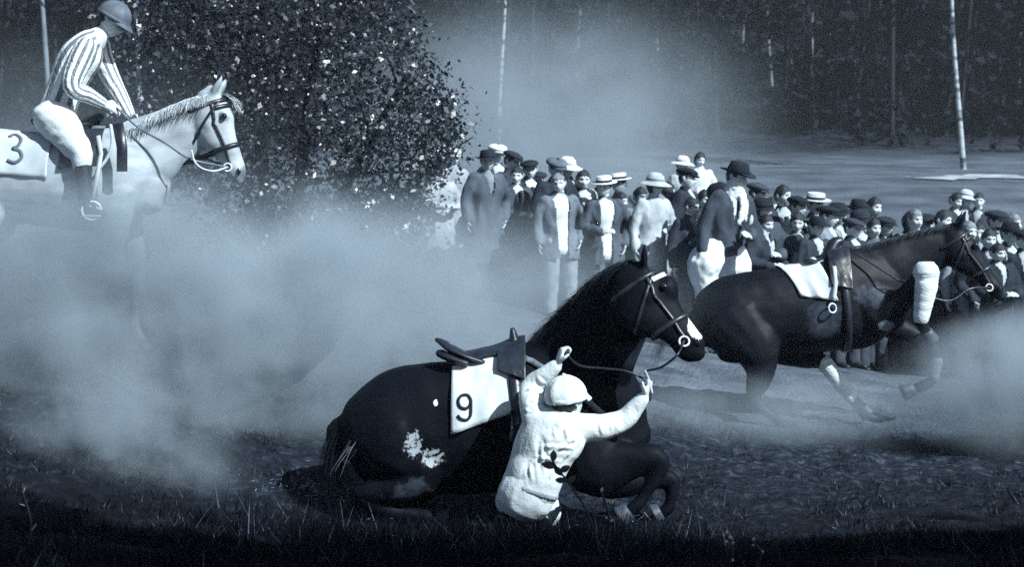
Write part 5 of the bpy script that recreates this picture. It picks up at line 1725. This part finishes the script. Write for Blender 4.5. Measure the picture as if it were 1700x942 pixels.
for s in (-1, 1):
    dy = .22 * s
    TM.add('breeches', wrinkle(fuse([tube([(MP(88, 196, .08 * s), .15, .13), (MP(103, 212, dy * .8), .13, .125), (MP(122, 238, dy * 1.25), .095, .10), (MP(134, 256, dy * 1.5), .075, .078), (MP(136, 278, dy * 1.55), .062, .062)], n=18, side=(0, 1, 0), sub=3)], .0095, 3), .014, (5, 5, 9), s), M_BREECH)
    TM.add('boot', fuse([tube([(MP(136, 268, dy * 1.55), .06), (MP(139, 300, dy * 1.6), .056), (MP(143, 334, dy * 1.65), .045), (MP(147, 346, dy * 1.65), .043), (MP(160, 352, dy * 1.65), .042, .032), (MP(174, 355, dy * 1.65), .035, .022)], n=14, side=(0, 1, 0), sub=3)], .0095, 2), M_BOOT)
TRm = Thing('reins', 'leather reins from the mounted jockey\'s hands to the grey horse\'s bit', 'reins', wrF)
bitg = HG.at(.84, -.075, -.07)
bitf = HG.at(.84, -.075, .07)
TRm.add('rein', wire([wrN + Vector((.09, 0, -.03)), MP(230, 212, -.16), MP(275, 238, -.2), MP(316, 264, -.2), bitg], .007, 6, 8), M_TAN)
TRm.add('rein', wire([wrF + Vector((.06, 0, -.04)), MP(245, 215, .14), MP(300, 245, .15), bitf], .007, 6, 8), M_TAN)
TRm.add('rein_loop', wire([P(318, 250, 10.98), P(323, 268, 10.97), P(336, 280, 10.97), P(356, 284, 10.99), bitg], .007, 6, 8), M_REIN)
TRR = Thing('reins', 'loose rein hanging below the neck of the riderless horse', 'reins', R(1560, 480, -.3))
TRR.add('rein', wire([HR.at(.84, -.075, -.08), R(1610, 480, -.25), R(1570, 500, -.3), R(1500, 470, -.32), R(1420, 420, -.2)], .008, 6, 8), M_LEATHER)
# ------------------------------------------------------------------ dust hanging in the air
def dust(px, py, D, rad, dens, nsc, label, lo=.38, hi=.66, seed=0.0, soft=1.7, rot=0.0, col=(.46, .54, .62), aniso=.0):
    c = P(px, py, D)
    V, Fc = ball((0, 0, 0), 1, 1, 1, 24, 14)
    m = bpy.data.materials.new('dust'); m.use_nodes = True
    t = m.node_tree
    for n in list(t.nodes):
        if n.type == 'BSDF_PRINCIPLED': t.nodes.remove(n)
    out = [n for n in t.nodes if n.type == 'OUTPUT_MATERIAL'][0]
    pv = t.nodes.new('ShaderNodeVolumePrincipled')
    pv.inputs['Color'].default_value = col + (1,)
    pv.inputs['Anisotropy'].default_value = aniso
    t.links.new(pv.outputs[0], out.inputs['Volume'])
    tc = t.nodes.new('ShaderNodeTexCoord')
    le = t.nodes.new('ShaderNodeVectorMath'); le.operation = 'LENGTH'
    t.links.new(tc.outputs['Object'], le.inputs[0])
    mr = t.nodes.new('ShaderNodeMapRange'); mr.inputs['From Min'].default_value = 1.0; mr.inputs['From Max'].default_value = 0.15
    t.links.new(le.outputs['Value'], mr.inputs[0])
    pw = t.nodes.new('ShaderNodeMath'); pw.operation = 'POWER'; pw.inputs[1].default_value = soft
    t.links.new(mr.outputs[0], pw.inputs[0])
    mp = t.nodes.new('ShaderNodeMapping'); mp.inputs['Location'].default_value = (seed, seed * .7, seed * 1.9)
    mp.inputs['Scale'].default_value = (rad[0], rad[1], rad[2])
    t.links.new(tc.outputs['Object'], mp.inputs[0])
    nz = t.nodes.new('ShaderNodeTexNoise'); nz.inputs['Scale'].default_value = nsc; nz.inputs['Detail'].default_value = 5; nz.inputs['Roughness'].default_value = .6
    t.links.new(mp.outputs[0], nz.inputs['Vector'])
    m2 = t.nodes.new('ShaderNodeMapRange'); m2.inputs['From Min'].default_value = lo; m2.inputs['From Max'].default_value = hi
    t.links.new(nz.outputs['Fac'], m2.inputs[0])
    mu = t.nodes.new('ShaderNodeMath'); mu.operation = 'MULTIPLY'
    t.links.new(pw.outputs[0], mu.inputs[0]); t.links.new(m2.outputs[0], mu.inputs[1])
    m3 = t.nodes.new('ShaderNodeMath'); m3.operation = 'MULTIPLY'; m3.inputs[1].default_value = dens
    t.links.new(mu.outputs[0], m3.inputs[0])
    t.links.new(m3.outputs[0], pv.inputs['Density'])
    me = mesh_of('dust', (V, Fc), m)
    o = bpy.data.objects.new('dust', me)
    COL.objects.link(o)
    o.location = c
    o.scale = rad
    o.rotation_euler = (0, math.radians(rot), 0)
    o['kind'] = 'stuff'
    o['label'] = label
    return o
dust(300, 560, 10.7, (3.0, .62, 1.15), 14.0, 1.7, 'thick dust cloud rolling below the grey horse', seed=1.0, lo=.40, hi=.60)
dust(150, 480, 10.35, (1.7, .42, .95), 8.0, 1.6, 'dust veil over the grey horse\'s legs', seed=11.0, lo=.34, hi=.64)
dust(205, 735, 9.6, (.9, .5, .7), 6.5, 2.2, 'dust plume reaching the ground at the left', seed=4.0, lo=.36, rot=14)
dust(650, 500, 12.6, (2.7, 1.2, .9), 4.2, 1.5, 'dust veil in front of the spectators\' legs', seed=2.0, lo=.34)
dust(430, 450, 14.3, (3.4, 1.0, 1.1), 2.8, 1.3, 'dust hanging under the leafy bush', seed=9.0, lo=.34)
dust(60, 330, 13.2, (2.6, 1.0, 1.6), .9, .7, 'thin dust behind the grey horse', seed=7.0, lo=.3)
dust(900, 225, 30, (5.2, 5.0, 3.4), 1.2, .5, 'pale dust drifting behind the spectators', seed=3.0, lo=.32, hi=.7, soft=2.3)
dust(1770, 640, 11.6, (1.4, .7, .66), 20.0, 2.0, 'bright dust kicked up at the right edge', seed=5.0, lo=.34)
dust(1360, 690, 12.0, (2.6, .55, .4), 3.2, 2.2, 'low dust around the riderless horse\'s hooves', seed=6.0, lo=.34)
# even haze over the whole scene
V, Fc = [], []
x0, x1, y0, y1, z0, z1 = -330, 330, -330, 330, -20, 60
hz = [(x, y, z) for x in (x0, x1) for y in (y0, y1) for z in (z0, z1)]
hf = [(0, 1, 3, 2), (4, 6, 7, 5), (0, 4, 5, 1), (2, 3, 7, 6), (0, 2, 6, 4), (1, 5, 7, 3)]
hm = bpy.data.materials.new('haze'); hm.use_nodes = True
t = hm.node_tree
for n in list(t.nodes):
    if n.type == 'BSDF_PRINCIPLED': t.nodes.remove(n)
pv = t.nodes.new('ShaderNodeVolumePrincipled')
pv.inputs['Color'].default_value = (.82, .91, 1, 1)
pv.inputs['Density'].default_value = 0.0007
t.links.new(pv.outputs[0], [n for n in t.nodes if n.type == 'OUTPUT_MATERIAL'][0].inputs['Volume'])
ho = mk('haze', (hz, hf), hm, smooth=False)
ho['kind'] = 'stuff'
ho['label'] = 'thin even haze in the air'
